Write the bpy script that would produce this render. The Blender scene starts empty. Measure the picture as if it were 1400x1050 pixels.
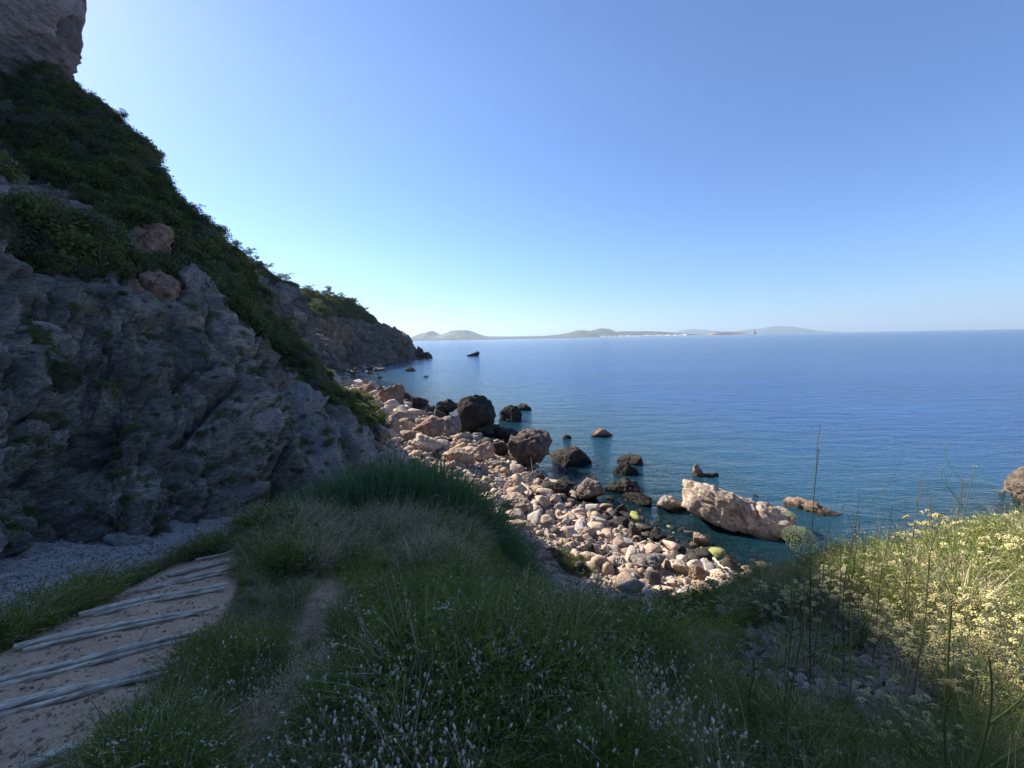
import bpy, bmesh, math, random
import numpy as np
from mathutils import Matrix, Vector
C = bpy.context
S = C.scene
RNG = np.random.default_rng(7)
random.seed(7)
R = math.radians

# ------------------------------------------------------------------ camera
F_PX, CX, CY = 560.0, 700.0, 525.0          # in pixels of a 1400 x 1050 picture
EYE = np.array([0.0, 0.0, 12.0])
PITCH, ROLL = math.atan(62.5 / 560), 0.0196
FW = np.array([0, math.cos(PITCH), -math.sin(PITCH)])
R0 = np.array([1.0, 0, 0]); U0 = np.cross(R0, FW)
RT = math.cos(ROLL) * R0 - math.sin(ROLL) * U0
UP = np.cross(RT, FW)
cam = bpy.data.cameras.new('camera'); co = bpy.data.objects.new('camera', cam)
S.collection.objects.link(co); S.camera = co
cam.sensor_width = 36; cam.lens = F_PX / 1400 * 36; cam.clip_start = 0.05; cam.clip_end = 200000
co.matrix_world = Matrix(((RT[0], UP[0], -FW[0], EYE[0]), (RT[1], UP[1], -FW[1], EYE[1]), (RT[2], UP[2], -FW[2], EYE[2]), (0, 0, 0, 1)))

# ------------------------------------------------------------------ sky, sun, exposure
SUN_AZ, SUN_EL = 55.0, 33.0                 # degrees left of the view, above the horizon
w = bpy.data.worlds.new('World'); S.world = w; w.use_nodes = True
nt = w.node_tree; nt.nodes.clear()
sky = nt.nodes.new('ShaderNodeTexSky'); sky.sky_type = 'NISHITA'; sky.sun_disc = False
sky.sun_elevation = R(SUN_EL); sky.sun_rotation = R(-SUN_AZ)
sky.air_density = 1.0; sky.dust_density = 0.15; sky.ozone_density = 3.0; sky.altitude = 10
bg = nt.nodes.new('ShaderNodeBackground'); bg.inputs[1].default_value = 0.052
wo = nt.nodes.new('ShaderNodeOutputWorld')
hs = nt.nodes.new('ShaderNodeHueSaturation'); hs.inputs['Saturation'].default_value = 1.12; hs.inputs['Hue'].default_value = .51
tc = nt.nodes.new('ShaderNodeTexCoord'); sx = nt.nodes.new('ShaderNodeSeparateXYZ'); nt.links.new(tc.outputs['Generated'], sx.inputs[0])
cr = nt.nodes.new('ShaderNodeValToRGB'); nt.links.new(sx.outputs[2], cr.inputs[0])          # horizon glare dimmed by a bluish tint multiplied into the sky colour
cr.color_ramp.elements[0].position = 0.0; cr.color_ramp.elements[0].color = (.44, .56, .80, 1); cr.color_ramp.elements[1].position = .5; cr.color_ramp.elements[1].color = (1, 1, 1, 1)
e_ = cr.color_ramp.elements.new(.18); e_.color = (.72, .82, .96, 1)
mm = nt.nodes.new('ShaderNodeMix'); mm.data_type = 'RGBA'; mm.blend_type = 'MULTIPLY'; mm.inputs[0].default_value = 1
nt.links.new(sky.outputs[0], hs.inputs['Color']); nt.links.new(hs.outputs[0], mm.inputs[6]); nt.links.new(cr.outputs[0], mm.inputs[7]); nt.links.new(mm.outputs[2], bg.inputs[0]); nt.links.new(bg.outputs[0], wo.inputs[0])
SUN = np.array([-math.cos(R(SUN_EL)) * math.sin(R(SUN_AZ)), math.cos(R(SUN_EL)) * math.cos(R(SUN_AZ)), math.sin(R(SUN_EL))])
sl = bpy.data.lights.new('sun', 'SUN'); sl.energy = 3.25; sl.angle = R(0.53); sl.color = (1, 0.93, 0.83)
so = bpy.data.objects.new('sun', sl); S.collection.objects.link(so)
so.rotation_euler = Vector(SUN).to_track_quat('Z', 'Y').to_euler()
S.view_settings.view_transform = 'Standard'; S.view_settings.look = 'None'
S.view_settings.exposure = 1.95; S.view_settings.gamma = 1; S.view_settings.use_curve_mapping = False
S.cycles.max_bounces = 6; S.cycles.transparent_max_bounces = 12
S.cycles.use_denoising = True

# ------------------------------------------------------------------ maths helpers
def pix(px, py, d):
    px = np.asarray(px, float); py = np.asarray(py, float); d = np.asarray(d, float)
    return EYE + d[..., None] * (FW + ((px - CX) / F_PX)[..., None] * RT - ((py - CY) / F_PX)[..., None] * UP)
def pixz(px, py, z):
    v = FW + (px - CX) / F_PX * RT - (py - CY) / F_PX * UP
    return EYE + v * ((z - EYE[2]) / v[2])
def proj(P):
    v = P - EYE; d = v @ FW
    dd = np.where(np.abs(d) < 1e-6, 1e-6, d)
    return CX + F_PX * (v @ RT) / dd, CY - F_PX * (v @ UP) / dd, d
def _h(ix, iy, iz, seed):
    n = (ix.astype(np.int64) * 374761393 + iy.astype(np.int64) * 668265263 + iz.astype(np.int64) * 2147483647 + seed * 974711) & 0xFFFFFFFF
    n = ((n ^ (n >> 13)) * 1274126177) & 0xFFFFFFFF
    n = ((n ^ (n >> 16)) * 2246822519) & 0xFFFFFFFF
    return ((n ^ (n >> 15)) & 0xFFFFFF) / float(0xFFFFFF) * 2 - 1
def vnoise(P, seed=0):
    I = np.floor(P).astype(np.int64); f = P - I; u = f * f * f * (f * (f * 6 - 15) + 10)
    x, y, z = I[:, 0], I[:, 1], I[:, 2]; r = 0
    for a in (0, 1):
        for b in (0, 1):
            for c in (0, 1):
                wt = (u[:, 0] if a else 1 - u[:, 0]) * (u[:, 1] if b else 1 - u[:, 1]) * (u[:, 2] if c else 1 - u[:, 2])
                r = r + wt * _h(x + a, y + b, z + c, seed)
    return r
def fbm(P, octs=5, seed=0, ridged=False, gain=0.5):
    r = 0; a = 1.0; tot = 0; Q = np.array(P, float)
    for o in range(octs):
        n = vnoise(Q, seed + o)
        if ridged: n = 1 - 2 * np.abs(n)
        r = r + a * n; tot += a; a *= gain
        Q = Q * 2.03 + 17.3
    return r / tot
def smooth(a, b, x): t = np.clip((x - a) / (b - a), 0, 1); return t * t * (3 - 2 * t)
def inpoly(px, py, poly):
    r = np.zeros(np.shape(px), bool); n = len(poly)
    for i in range(n):
        x1, y1 = poly[i]; x2, y2 = poly[(i + 1) % n]
        if y1 == y2: continue
        r ^= ((y1 > py) != (y2 > py)) & (px < (x2 - x1) * (py - y1) / (y2 - y1) + x1)
    return r

# ------------------------------------------------------------------ object helpers
def link(o, parent=None):
    S.collection.objects.link(o)
    if parent: o.parent = parent
    return o
def mesh(name, V, F, mat=None, smooth_=True, attrs=None):
    V = np.asarray(V, np.float32); F = np.asarray(F, np.int32)
    me = bpy.data.meshes.new(name); me.vertices.add(len(V)); me.vertices.foreach_set('co', V.ravel())
    k = F.shape[1]; me.loops.add(F.size); me.loops.foreach_set('vertex_index', F.ravel())
    me.polygons.add(len(F)); me.polygons.foreach_set('loop_start', np.arange(0, F.size, k, dtype=np.int32))
    me.update(calc_edges=True)
    if smooth_: me.polygons.foreach_set('use_smooth', np.ones(len(F), bool))
    for n, a in (attrs or {}).items():
        at = me.attributes.new(n, 'FLOAT', 'POINT'); at.data.foreach_set('value', np.asarray(a, np.float32))
    if mat: me.materials.append(mat)
    me.validate()
    return me
def obj(name, me, parent=None, loc=None, rot=None):
    o = bpy.data.objects.new(name, me); link(o, parent)
    if loc is not None: o.location = [float(v) for v in loc]
    if rot is not None: o.rotation_euler = rot
    return o
def empty(name, loc): o = bpy.data.objects.new(name, None); link(o); o.location = [float(v) for v in loc]; o.empty_display_size = .2; return o
def tag(o, label=None, cat=None, group=None, kind=None):
    if label: o['label'] = label
    if cat: o['category'] = cat
    if group: o['group'] = group
    if kind: o['kind'] = kind
    return o
def grid_faces(n, m, wrap=False):
    i = np.arange(n - 1)[:, None]; j = np.arange(m if wrap else m - 1)[None, :]; j2 = (j + 1) % m
    return np.stack([i * m + j, i * m + j2, (i + 1) * m + j2, (i + 1) * m + j], -1).reshape(-1, 4)
_ico = {}
def ico(sub):
    if sub not in _ico:
        bm = bmesh.new(); bmesh.ops.create_icosphere(bm, subdivisions=sub, radius=1)
        V = np.array([v.co[:] for v in bm.verts]); F = np.array([[v.index for v in f.verts] for f in bm.faces]); bm.free()
        V /= np.linalg.norm(V, axis=1)[:, None]; _ico[sub] = (V, F)
    return _ico[sub]

# ------------------------------------------------------------------ materials
class NB:
    def __init__(s, name):
        s.m = bpy.data.materials.new(name); s.m.use_nodes = True; s.t = s.m.node_tree; s.t.nodes.clear()
        s.out = s.n('ShaderNodeOutputMaterial')
    def n(s, t, **k):
        x = s.t.nodes.new(t)
        for a, b in k.items(): setattr(x, a, b)
        return x
    def l(s, a, b): s.t.links.new(a, b)
    def set(s, sock, v):
        if hasattr(v, 'is_linked') or isinstance(v, bpy.types.NodeSocket): s.l(v, sock)
        else: sock.default_value = v
    def noise(s, vec, scale, detail=5, rough=.55, dist=0):
        x = s.n('ShaderNodeTexNoise'); s.l(vec, x.inputs['Vector']); x.inputs['Scale'].default_value = scale
        x.inputs['Detail'].default_value = detail; x.inputs['Roughness'].default_value = rough; x.inputs['Distortion'].default_value = dist
        return x.outputs['Fac']
    def ramp(s, fac, stops, interp='LINEAR'):
        x = s.n('ShaderNodeValToRGB'); s.l(fac, x.inputs[0]); e = x.color_ramp.elements; x.color_ramp.interpolation = interp
        while len(e) < len(stops): e.new(.5)
        for i, (p, c) in enumerate(stops):
            e[i].position = p; e[i].color = (c, c, c, 1) if isinstance(c, (int, float)) else (*c, 1)
        return x.outputs[0]
    def mix(s, f, a, b, mode='MIX'):
        x = s.n('ShaderNodeMix', data_type='RGBA', blend_type=mode)
        s.set(x.inputs[0], f)
        for k, v in ((6, a), (7, b)):
            if isinstance(v, tuple): x.inputs[k].default_value = (*v, 1)
            else: s.l(v, x.inputs[k])
        return x.outputs[2]
    def math(s, op, a, b=0.0, clamp=False):
        x = s.n('ShaderNodeMath', operation=op); x.use_clamp = clamp; s.set(x.inputs[0], a); s.set(x.inputs[1], b); return x.outputs[0]
    def attr(s, name): x = s.n('ShaderNodeAttribute'); x.attribute_name = name; return x.outputs['Fac']
    def coord(s, kind='Object', scale=None, rot=None):
        x = s.n('ShaderNodeTexCoord').outputs[kind]
        if kind == 'World': pass
        if scale or rot:
            mp = s.n('ShaderNodeMapping'); s.l(x, mp.inputs[0])
            if scale: mp.inputs['Scale'].default_value = scale
            if rot: mp.inputs['Rotation'].default_value = rot
            return mp.outputs[0]
        return x
    def pos(s, scale=None, rot=None):
        x = s.n('ShaderNodeNewGeometry').outputs['Position']
        if scale or rot:
            mp = s.n('ShaderNodeMapping'); s.l(x, mp.inputs[0])
            if scale: mp.inputs['Scale'].default_value = scale
            if rot: mp.inputs['Rotation'].default_value = rot
            return mp.outputs[0]
        return x
    def bump(s, h, strength, dist, nrm=None):
        x = s.n('ShaderNodeBump'); x.inputs['Strength'].default_value = strength; x.inputs['Distance'].default_value = dist
        s.l(h, x.inputs['Height'])
        if nrm: s.l(nrm, x.inputs['Normal'])
        return x.outputs[0]
    def pbr(s, col, rough=.9, nrm=None, spec=.3):
        p = s.n('ShaderNodeBsdfPrincipled'); s.set(p.inputs['Base Color'], (*col, 1) if isinstance(col, tuple) else col)
        s.set(p.inputs['Roughness'], rough); p.inputs['Specular IOR Level'].default_value = spec
        if nrm: s.l(nrm, p.inputs['Normal'])
        s.l(p.outputs[0], s.out.inputs[0]); return p
def g3(v, t=(1, 1, 1)): return tuple(v * k for k in t)

def rock_mat(name, dark, mid, light, sc=1.0, bump=.6, bdist=.1, wet=False, stain=None, strata=None):
    b = NB(name); P = b.coord('Object')
    oi = b.n('ShaderNodeObjectInfo').outputs['Random']
    n1 = b.noise(P, .8 * sc, 6, .6, .4); n2 = b.noise(P, 5 * sc, 6, .65); n3 = b.noise(P, 22 * sc, 4, .6)
    base = b.ramp(b.math('ADD', b.math('MULTIPLY', n1, .5), b.math('MULTIPLY', n2, .5)), [(.32, dark), (.5, mid), (.66, light)])
    if stain:
        f = b.ramp(b.noise(P, 1.7 * sc, 5, .6, .8), [(.52, 0), (.66, 1)])
        base = b.mix(b.math('MULTIPLY', f, .75), base, stain)
    vor = b.n('ShaderNodeTexVoronoi', feature='DISTANCE_TO_EDGE'); vor.inputs['Scale'].default_value = 2.2 * sc
    wv = b.n('ShaderNodeVectorMath', operation='ADD'); b.l(P, wv.inputs[0])
    nn = b.n('ShaderNodeTexNoise'); b.l(P, nn.inputs[0]); nn.inputs['Scale'].default_value = 2.5 * sc; b.l(nn.outputs['Color'], wv.inputs[1])
    b.l(wv.outputs[0], vor.inputs['Vector'])
    crack = b.ramp(vor.outputs['Distance'], [(0, 0), (.045, 1)])
    base = b.mix(b.math('MULTIPLY', b.math('SUBTRACT', 1, crack), .45), base, tuple(c * .35 for c in dark))
    hsv = b.n('ShaderNodeHueSaturation'); b.l(base, hsv.inputs['Color'])
    b.l(b.math('ADD', b.math('MULTIPLY', oi, .5), .75), hsv.inputs['Value']); base = hsv.outputs[0]
    rough = .92
    if wet:
        z = b.n('ShaderNodeSeparateXYZ'); b.l(b.pos(), z.inputs[0])
        zz = b.math('SUBTRACT', z.outputs[2], b.math('MULTIPLY', n1, .5))
        f = b.ramp(b.math('MULTIPLY', b.math('ADD', zz, .4), .9, True), [(.25, 1), (.62, 0)])
        base = b.mix(b.math('MULTIPLY', f, .82), base, (.018, .016, .012))
    h = b.math('ADD', b.math('MULTIPLY', n2, .7), b.math('MULTIPLY', n3, .3)); h = b.math('ADD', h, b.math('MULTIPLY', crack, .25))
    b.pbr(base, rough, b.bump(h, bump, bdist), .2)
    return b.m

M = {}
M['boulder_pale'] = rock_mat('pale_rock', (.2, .16, .125), (.42, .335, .265), (.6, .5, .4), .9, .7, .25, True, (.33, .2, .12))
M['boulder_tan'] = rock_mat('tan_rock', (.17, .115, .08), (.36, .255, .18), (.5, .39, .29), .8, .7, .25, True, (.36, .19, .1))
M['boulder_brown'] = rock_mat('red_brown_rock', (.11, .07, .05), (.25, .155, .11), (.37, .25, .18), .6, .7, .3, True)
M['boulder_grey'] = rock_mat('grey_rock', (.1, .09, .08), (.21, .19, .17), (.36, .32, .28), .7, .7, .25, True, (.22, .16, .11))
M['boulder_dark'] = rock_mat('dark_rock', (.02, .017, .015), (.05, .042, .036), (.11, .09, .075), 1.0, .9, .3, True)
M['stone_pink'] = rock_mat('pink_stone', (.24, .165, .12), (.46, .34, .26), (.6, .48, .38), 1.2, .6, .08, True)
M['stone_tan'] = rock_mat('tan_stone', (.22, .15, .1), (.43, .32, .22), (.57, .46, .35), 1.2, .6, .08, True)
M['stone_grey'] = rock_mat('grey_stone', (.14, .125, .11), (.32, .29, .26), (.5, .46, .42), 1.2, .6, .08, True)
M['stone_dark'] = rock_mat('dark_stone', (.03, .025, .02), (.08, .065, .052), (.17, .14, .12), 1.2, .6, .08, True)
M['stone_algae'] = rock_mat('algae_stone', (.12, .13, .04), (.3, .31, .09), (.5, .48, .24), 1.5, .5, .05)

def cliff_mat(name, dark, mid, light, warm, bdist=.25, sc=1.0):
    b = NB(name); P = b.coord('Object'); Pt = b.coord('Object', (1, 1, 2.6), (.5, .35, 0))
    n0 = b.noise(P, .09 * sc, 4, .5, .5); n1 = b.noise(Pt, .5 * sc, 8, .66, .6); n2 = b.noise(Pt, 3.2 * sc, 8, .7, .3); n3 = b.noise(P, 14 * sc, 4, .6)
    f = b.math('ADD', b.math('MULTIPLY', n1, .55), b.math('MULTIPLY', n2, .45))
    base = b.ramp(f, [(.33, dark), (.5, mid), (.66, light)])
    wf = b.ramp(b.math('ADD', b.attr('warm'), b.math('MULTIPLY', b.math('SUBTRACT', n0, .5), .5)), [(.35, 0), (.7, 1)])
    base = b.mix(wf, base, b.ramp(f, [(.3, tuple(c * .45 for c in warm)), (.5, warm), (.7, tuple(c * 1.6 for c in warm))]))
    base = b.mix(b.math('MULTIPLY', b.attr('pale'), .75), base, b.ramp(n3, [(.3, (.16, .155, .145)), (.7, (.36, .35, .33))]))
    base = b.mix(b.ramp(b.math('ADD', b.attr('veg'), b.math('MULTIPLY', b.math('SUBTRACT', n2, .5), .8)), [(.35, 0), (.65, .85)]), base, (.045, .052, .026))
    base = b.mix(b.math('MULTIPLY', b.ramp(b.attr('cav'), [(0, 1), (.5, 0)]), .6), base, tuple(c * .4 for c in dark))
    hv = b.n('ShaderNodeHueSaturation'); b.l(base, hv.inputs['Color']); b.l(b.math('ADD', b.math('MULTIPLY', b.attr('cell'), .45), 1.0), hv.inputs['Value']); base = hv.outputs[0]
    vo = b.n('ShaderNodeTexVoronoi', feature='DISTANCE_TO_EDGE'); vo.inputs['Scale'].default_value = 3.2 * sc; wv = b.n('ShaderNodeVectorMath', operation='ADD'); b.l(Pt, wv.inputs[0])
    nn = b.n('ShaderNodeTexNoise'); b.l(P, nn.inputs[0]); nn.inputs['Scale'].default_value = 2 * sc; b.l(nn.outputs['Color'], wv.inputs[1]); b.l(wv.outputs[0], vo.inputs['Vector'])
    crk = b.ramp(vo.outputs['Distance'], [(0, 0), (.05, 1)]); base = b.mix(b.math('MULTIPLY', b.math('SUBTRACT', 1, crk), .4), base, tuple(c * .4 for c in dark))
    h = b.math('ADD', b.math('MULTIPLY', n2, .75), b.math('ADD', b.math('MULTIPLY', n3, .25), b.math('MULTIPLY', crk, .2)))
    b.pbr(base, .95, b.bump(h, .8, bdist), .15)
    return b.m
M['near_cliff'] = cliff_mat('cliff_rock', (.07, .06, .048), (.185, .163, .134), (.4, .35, .29), (.3, .17, .095), .2)
M['far_cliff'] = cliff_mat('far_cliff_rock', (.05, .043, .038), (.125, .105, .09), (.25, .21, .18), (.22, .13, .085), .6, .4)
M['tower'] = cliff_mat('tower_rock', (.13, .11, .1), (.24, .2, .185), (.36, .31, .28), (.28, .2, .16), .6, .3)

# ------------------------------------------------------------------ terrain height
ctl = []
for q in [(0, 0, 10.4), (-2, 0, 10.4), (3, 0, 10.3), (7, 0, 10.0), (0, -5, 11.2), (-6, -5, 11), (8, -5, 11), (0, -25, 15), (-30, -20, 16), (30, -20, 14),
          (1.5, 15, 2.4), (-1, 17, 2.7), (5, 15.5, 1.9), (9, 16, 1.0), (-4, 20, 3.0), (-7, 24, 3.2), (12, 14.5, 2.2), (16, 17, .3), (22, 20, -.3), (28, 23, -.3),
          (18, 12, 6), (30, 12, 6.5), (32, 0, 9), (14, 4, 9.3), (-10, 12, 7.2), (-14, 18, 6.5), (-12, 27, 4.5), (-30, 30, 8), (-22, 44, 3), (-16, 52, 1.2), (-40, 100, 1.5),
          (-70, 150, 1), (-120, 220, 4), (-80, 20, 10), (-140, 100, 8), (1.5, 8, 5.7), (2, 11, 3.4), (3.2, 9, 5.3), (5.4, 10, 4.7), (0, 10, 5.9), (.6, 9, 5.9), (3.5, 12, 2.7), (7, 12.5, 2.6), (-.6, 13, 4.0), (40, 30, -2), (60, 20, -2), (60, 5, 3), (60, -20, 9), (-28, 75, 1.2)]: ctl.append(np.array(q, float))
for a in [(0, 960, 2.3), (100, 1050, 1.9), (130, 880, 3.0), (250, 800, 4.5), (300, 765, 5.8), (350, 725, 8), (0, 850, 4.3), (50, 822, 5), (150, 778, 6.5), (235, 747, 8.5),
          (300, 725, 10.5), (-200, 850, 4), (350, 900, 3.2), (300, 1040, 2), (500, 1050, 1.8), (700, 1050, 1.7), (450, 810, 5), (520, 760, 7), (600, 758, 7.5), (540, 716, 11.5),
          (440, 716, 11), (640, 722, 10.5), (700, 862, 5), (725, 812, 6.6), (650, 755, 8.5), (810, 862, 5.8), (870, 858, 5.8), (1000, 815, 6.8), (1000, 880, 4.8), (1200, 890, 4.2),
          (1200, 778, 8.2), (1400, 738, 9.3), (1400, 850, 4), (1400, 1000, 2.3), (1100, 1000, 2.2), (1000, 1050, 1.8), (1300, 755, 9), (1100, 800, 7.6)]: ctl.append(pix(*a))
for a in [(570, 610, 2.4), (610, 640, 2.3), (650, 670, 2.0), (690, 720, 2.0), (730, 765, 2.0), (780, 800, 1.9), (830, 818, 1.7), (900, 803, 1.3), (980, 793, .8), (1040, 795, .5),
          (620, 615, 1.2), (700, 660, .9), (760, 700, .8), (850, 740, .7), (930, 765, .45), (490, 520, .1), (520, 532, .5), (560, 555, .4), (620, 577, .1), (680, 600, .1), (745, 652, .1),
          (785, 683, .05), (830, 700, -.05), (885, 732, -.05), (955, 765, -.05), (1020, 785, -.05), (900, 692, -.35), (870, 708, -.2), (960, 735, -.35), (1000, 760, -.35), (1060, 765, -.5), (700, 570, -2.2), (800, 625, -1.2),
          (850, 600, -2.5), (950, 620, -3), (900, 660, -.9), (960, 665, -1.2), (1050, 690, -1.8), (1110, 720, -1.4), (1150, 700, -2.2), (1200, 650, -4), (1300, 690, -3), (1390, 690, -.8), (1100, 600, -6),
          (600, 520, -4), (700, 500, -7), (900, 520, -9), (1300, 550, -9), (540, 530, -.8), (500, 505, -1.5), (560, 497, -2), (600, 492, -5)]: ctl.append(pixz(*a))
for k in range(12):
    a = R(-70 + k * 17); ctl.append(np.array([450 * math.sin(a), 450 * math.cos(a), -12]))
ctl.append(np.array([-350, 100, 8])); ctl.append(np.array([-200, -200, 20])); ctl.append(np.array([200, -150, 10]))
ctl = np.array(ctl)
def _k(r): return r
D = np.linalg.norm(ctl[:, None, :2] - ctl[None, :, :2], axis=2)
n_ = len(ctl); A = np.zeros((n_ + 3, n_ + 3)); A[:n_, :n_] = _k(D) - 0.02 * np.eye(n_)
A[:n_, n_] = 1; A[:n_, n_ + 1:] = ctl[:, :2]; A[n_, :n_] = 1; A[n_ + 1:, :n_] = ctl[:, :2].T
W_ = np.linalg.solve(A, np.concatenate([ctl[:, 2], np.zeros(3)]))
def height(x, y, detail=True):
    x = np.atleast_1d(np.asarray(x, float)); y = np.atleast_1d(np.asarray(y, float)); out = np.empty(len(x))
    for s in range(0, len(x), 40000):
        P = np.stack([x[s:s + 40000], y[s:s + 40000]], 1)
        r = np.sqrt(((P[:, None] - ctl[None, :, :2]) ** 2).sum(2) + .15)
        out[s:s + 40000] = r @ W_[:n_] + W_[n_] + P @ W_[n_ + 1:]
    if detail:
        Q = np.stack([x, y, np.zeros(len(x))], 1); dist = np.hypot(x, y)
        amp = .05 + .12 * smooth(6, 20, dist) + .4 * smooth(60, 200, dist)
        out = out + amp * fbm(Q * .9, 3, 5) + .035 * fbm(Q * 4.5, 3, 9)
    return out
def ground_hit(px, py, dmin=1.2, dmax=60, z0=None):
    d = np.geomspace(dmin, dmax, 500); P = pix(np.full(500, px), np.full(500, py), d)
    h = height(P[:, 0], P[:, 1])
    if z0 is not None: h = np.maximum(h, z0)
    k = np.argmax(P[:, 2] < h)
    if P[k, 2] >= h[k]: k = 499
    return P[k], d[k]

# zones, as outlines round the ground points
Z_PATH = [(-700, 1300), (-400, 960), (0, 893), (110, 838), (240, 770), (325, 752), (325, 800), (300, 850), (270, 890), (235, 940), (190, 1000), (150, 1060), (100, 1400)]
Z_TRAIL = [(280, 1200), (295, 1050), (350, 950), (395, 870), (428, 800), (448, 768), (482, 772), (470, 810), (462, 860), (455, 930), (430, 1000), (410, 1200)]
Z_GULLY = [(-700, 1000), (-100, 880), (0, 868), (60, 832), (140, 800), (245, 750), (330, 728), (330, 690), (100, 700), (-700, 700)]
Z_SCREE = [(880, 885), (930, 862), (1010, 862), (1070, 842), (1180, 845), (1290, 880), (1330, 930), (1260, 965), (1130, 965), (1040, 935), (980, 905)]
Z_SCREE2 = [(1340, 800), (1400, 780), (1400, 810), (1350, 822)]

# ground sheet: a fan round the camera, fine where the picture looks
aF = np.linspace(R(-56), R(56), 760); aB = np.linspace(R(56), R(304), 90)[1:-1]
ang = np.concatenate([aF, aB]); rad = np.concatenate([[.3], np.geomspace(.9, 480, 400)])
X = np.outer(rad, np.sin(ang)); Y = np.outer(rad, np.cos(ang)); Xf, Yf = X.ravel(), Y.ravel()
Zf = height(Xf, Yf)
Pg = np.stack([Xf, Yf, Zf], 1)
gx, gy, gd = proj(Pg); near = (gd > .5) & (Zf > 3.5)
za = (inpoly(gx, gy, Z_PATH) & near).astype(float)
zb = (inpoly(gx, gy, Z_TRAIL) & near).astype(float)
zc = (inpoly(gx, gy, Z_GULLY) & near).astype(float)
zd = ((inpoly(gx, gy, Z_SCREE) | inpoly(gx, gy, Z_SCREE2)) & near).astype(float)
def blur(a, k=2):
    a = a.reshape(X.shape)
    for _ in range(k): a = (a + np.roll(a, 1, 0) + np.roll(a, -1, 0) + np.roll(a, 1, 1) + np.roll(a, -1, 1)) / 5
    return a.ravel()
beach = smooth(4.2, 3.2, Zf) * (gd > 10)
b = NB('ground'); P = b.coord('Object')
n1 = b.noise(P, 1.3, 6, .6); n2 = b.noise(P, 9, 6, .65); n3 = b.noise(P, 45, 4, .6)
soil = b.ramp(n2, [(.3, (.05, .04, .025)), (.55, (.12, .1, .06)), (.75, (.2, .165, .11))])
earth = b.ramp(b.math('ADD', b.math('MULTIPLY', n2, .5), b.math('MULTIPLY', n3, .5)), [(.3, (.28, .175, .11)), (.5, (.47, .32, .21)), (.68, (.58, .43, .3))])
grav = b.ramp(b.math('ADD', b.math('MULTIPLY', n2, .4), b.math('MULTIPLY', n3, .6)), [(.3, (.13, .12, .11)), (.5, (.27, .255, .235)), (.68, (.45, .43, .4))])
sandc = b.ramp(n2, [(.3, (.27, .22, .175)), (.6, (.44, .37, .3)), (.8, (.52, .46, .4))])
col = b.mix(b.attr('path'), soil, earth); col = b.mix(b.attr('trail'), col, b.mix(.2, earth, soil)); col = b.mix(b.attr('gully'), col, grav); col = b.mix(b.attr('scree'), col, grav)
col = b.mix(b.attr('beach'), col, sandc)
z = b.n('ShaderNodeSeparateXYZ'); b.l(b.pos(), z.inputs[0])
uw = b.math('SUBTRACT', 0.1, z.outputs[2], True)
col = b.mix(b.math('MULTIPLY', b.ramp(b.math('ADD', uw, 0), [(0, 0), (.12, 1)]), .85), col, b.ramp(n1, [(.3, (.06, .055, .03)), (.5, (.14, .12, .065)), (.7, (.3, .27, .17))]))
h = b.math('ADD', b.math('MULTIPLY', n2, .6), b.math('MULTIPLY', n3, .4))
b.pbr(col, .95, b.bump(h, .7, .06), .15); M['ground'] = b.m
me = mesh('ground', Pg, grid_faces(len(rad), len(ang), True), M['ground'],
          attrs={'path': blur(za), 'trail': blur(zb, 4), 'gully': blur(zc, 3), 'scree': blur(zd, 3), 'beach': beach})
ground = tag(obj('ground', me), kind='structure')

# ------------------------------------------------------------------ sea
aF = np.linspace(R(-58), R(58), 520); aB = np.linspace(R(58), R(302), 60)[1:-1]; sang = np.concatenate([aF, aB])
srad = np.concatenate([[9.], np.geomspace(12, 600, 330), np.geomspace(700, 15000, 40)])
SX = np.outer(srad, np.sin(sang)).ravel(); SY = np.outer(srad, np.cos(sang)).ravel()
sh = np.full(len(SX), -12.); mk = np.hypot(SX, SY) < 440; sh[mk] = height(SX[mk], SY[mk])
b = NB('sea_water')
Pw = b.pos()
w1 = b.noise(b.pos((.16, .42, 1), (0, 0, R(12))), 1.0, 3, .5, .4)
w2 = b.noise(b.pos((.9, 2.6, 1), (0, 0, R(-10))), 1.0, 4, .55, .3)
w3 = b.noise(b.pos((4.0, 9, 1), (0, 0, R(6))), 1.0, 3, .55)
w4 = b.noise(b.pos((.012, .045, 1), (0, 0, R(8))), 1.0, 4, .6)
h = b.math('ADD', b.math('MULTIPLY', w1, 1.1), b.math('ADD', b.math('MULTIPLY', w2, .42), b.math('MULTIPLY', w3, .1)))
nrm = b.bump(h, 1.0, .34)
dep = b.attr('depth')
fac = b.math('SUBTRACT', 1, b.math('POWER', 2.718, b.math('MULTIPLY', dep, -.5)))
fac = b.math('MULTIPLY', fac, 1.0, True)
patch = b.ramp(b.math('ADD', b.math('MULTIPLY', w4, .7), b.math('MULTIPLY', w1, .3)), [(.35, (.006, .05, .17)), (.65, (.014, .085, .25))])
deepc = b.mix(b.ramp(b.math('MULTIPLY', dep, .2), [(0, 0), (1, 1)]), (.022, .105, .13), patch)
dif = b.n('ShaderNodeBsdfDiffuse'); b.l(deepc, dif.inputs[0])
tr = b.n('ShaderNodeBsdfTransparent'); tr.inputs[0].default_value = (.74, .86, .78, 1)
mx = b.n('ShaderNodeMixShader'); b.l(fac, mx.inputs[0]); b.l(tr.outputs[0], mx.inputs[1]); b.l(dif.outputs[0], mx.inputs[2])
gl = b.n('ShaderNodeBsdfGlossy'); gl.inputs['Roughness'].default_value = .12; b.l(nrm, gl.inputs['Normal'])
fr = b.n('ShaderNodeFresnel'); fr.inputs[0].default_value = 1.33; b.l(nrm, fr.inputs['Normal'])
m2 = b.n('ShaderNodeMixShader'); b.l(fr.outputs[0], m2.inputs[0]); b.l(mx.outputs[0], m2.inputs[1]); b.l(gl.outputs[0], m2.inputs[2])
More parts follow.
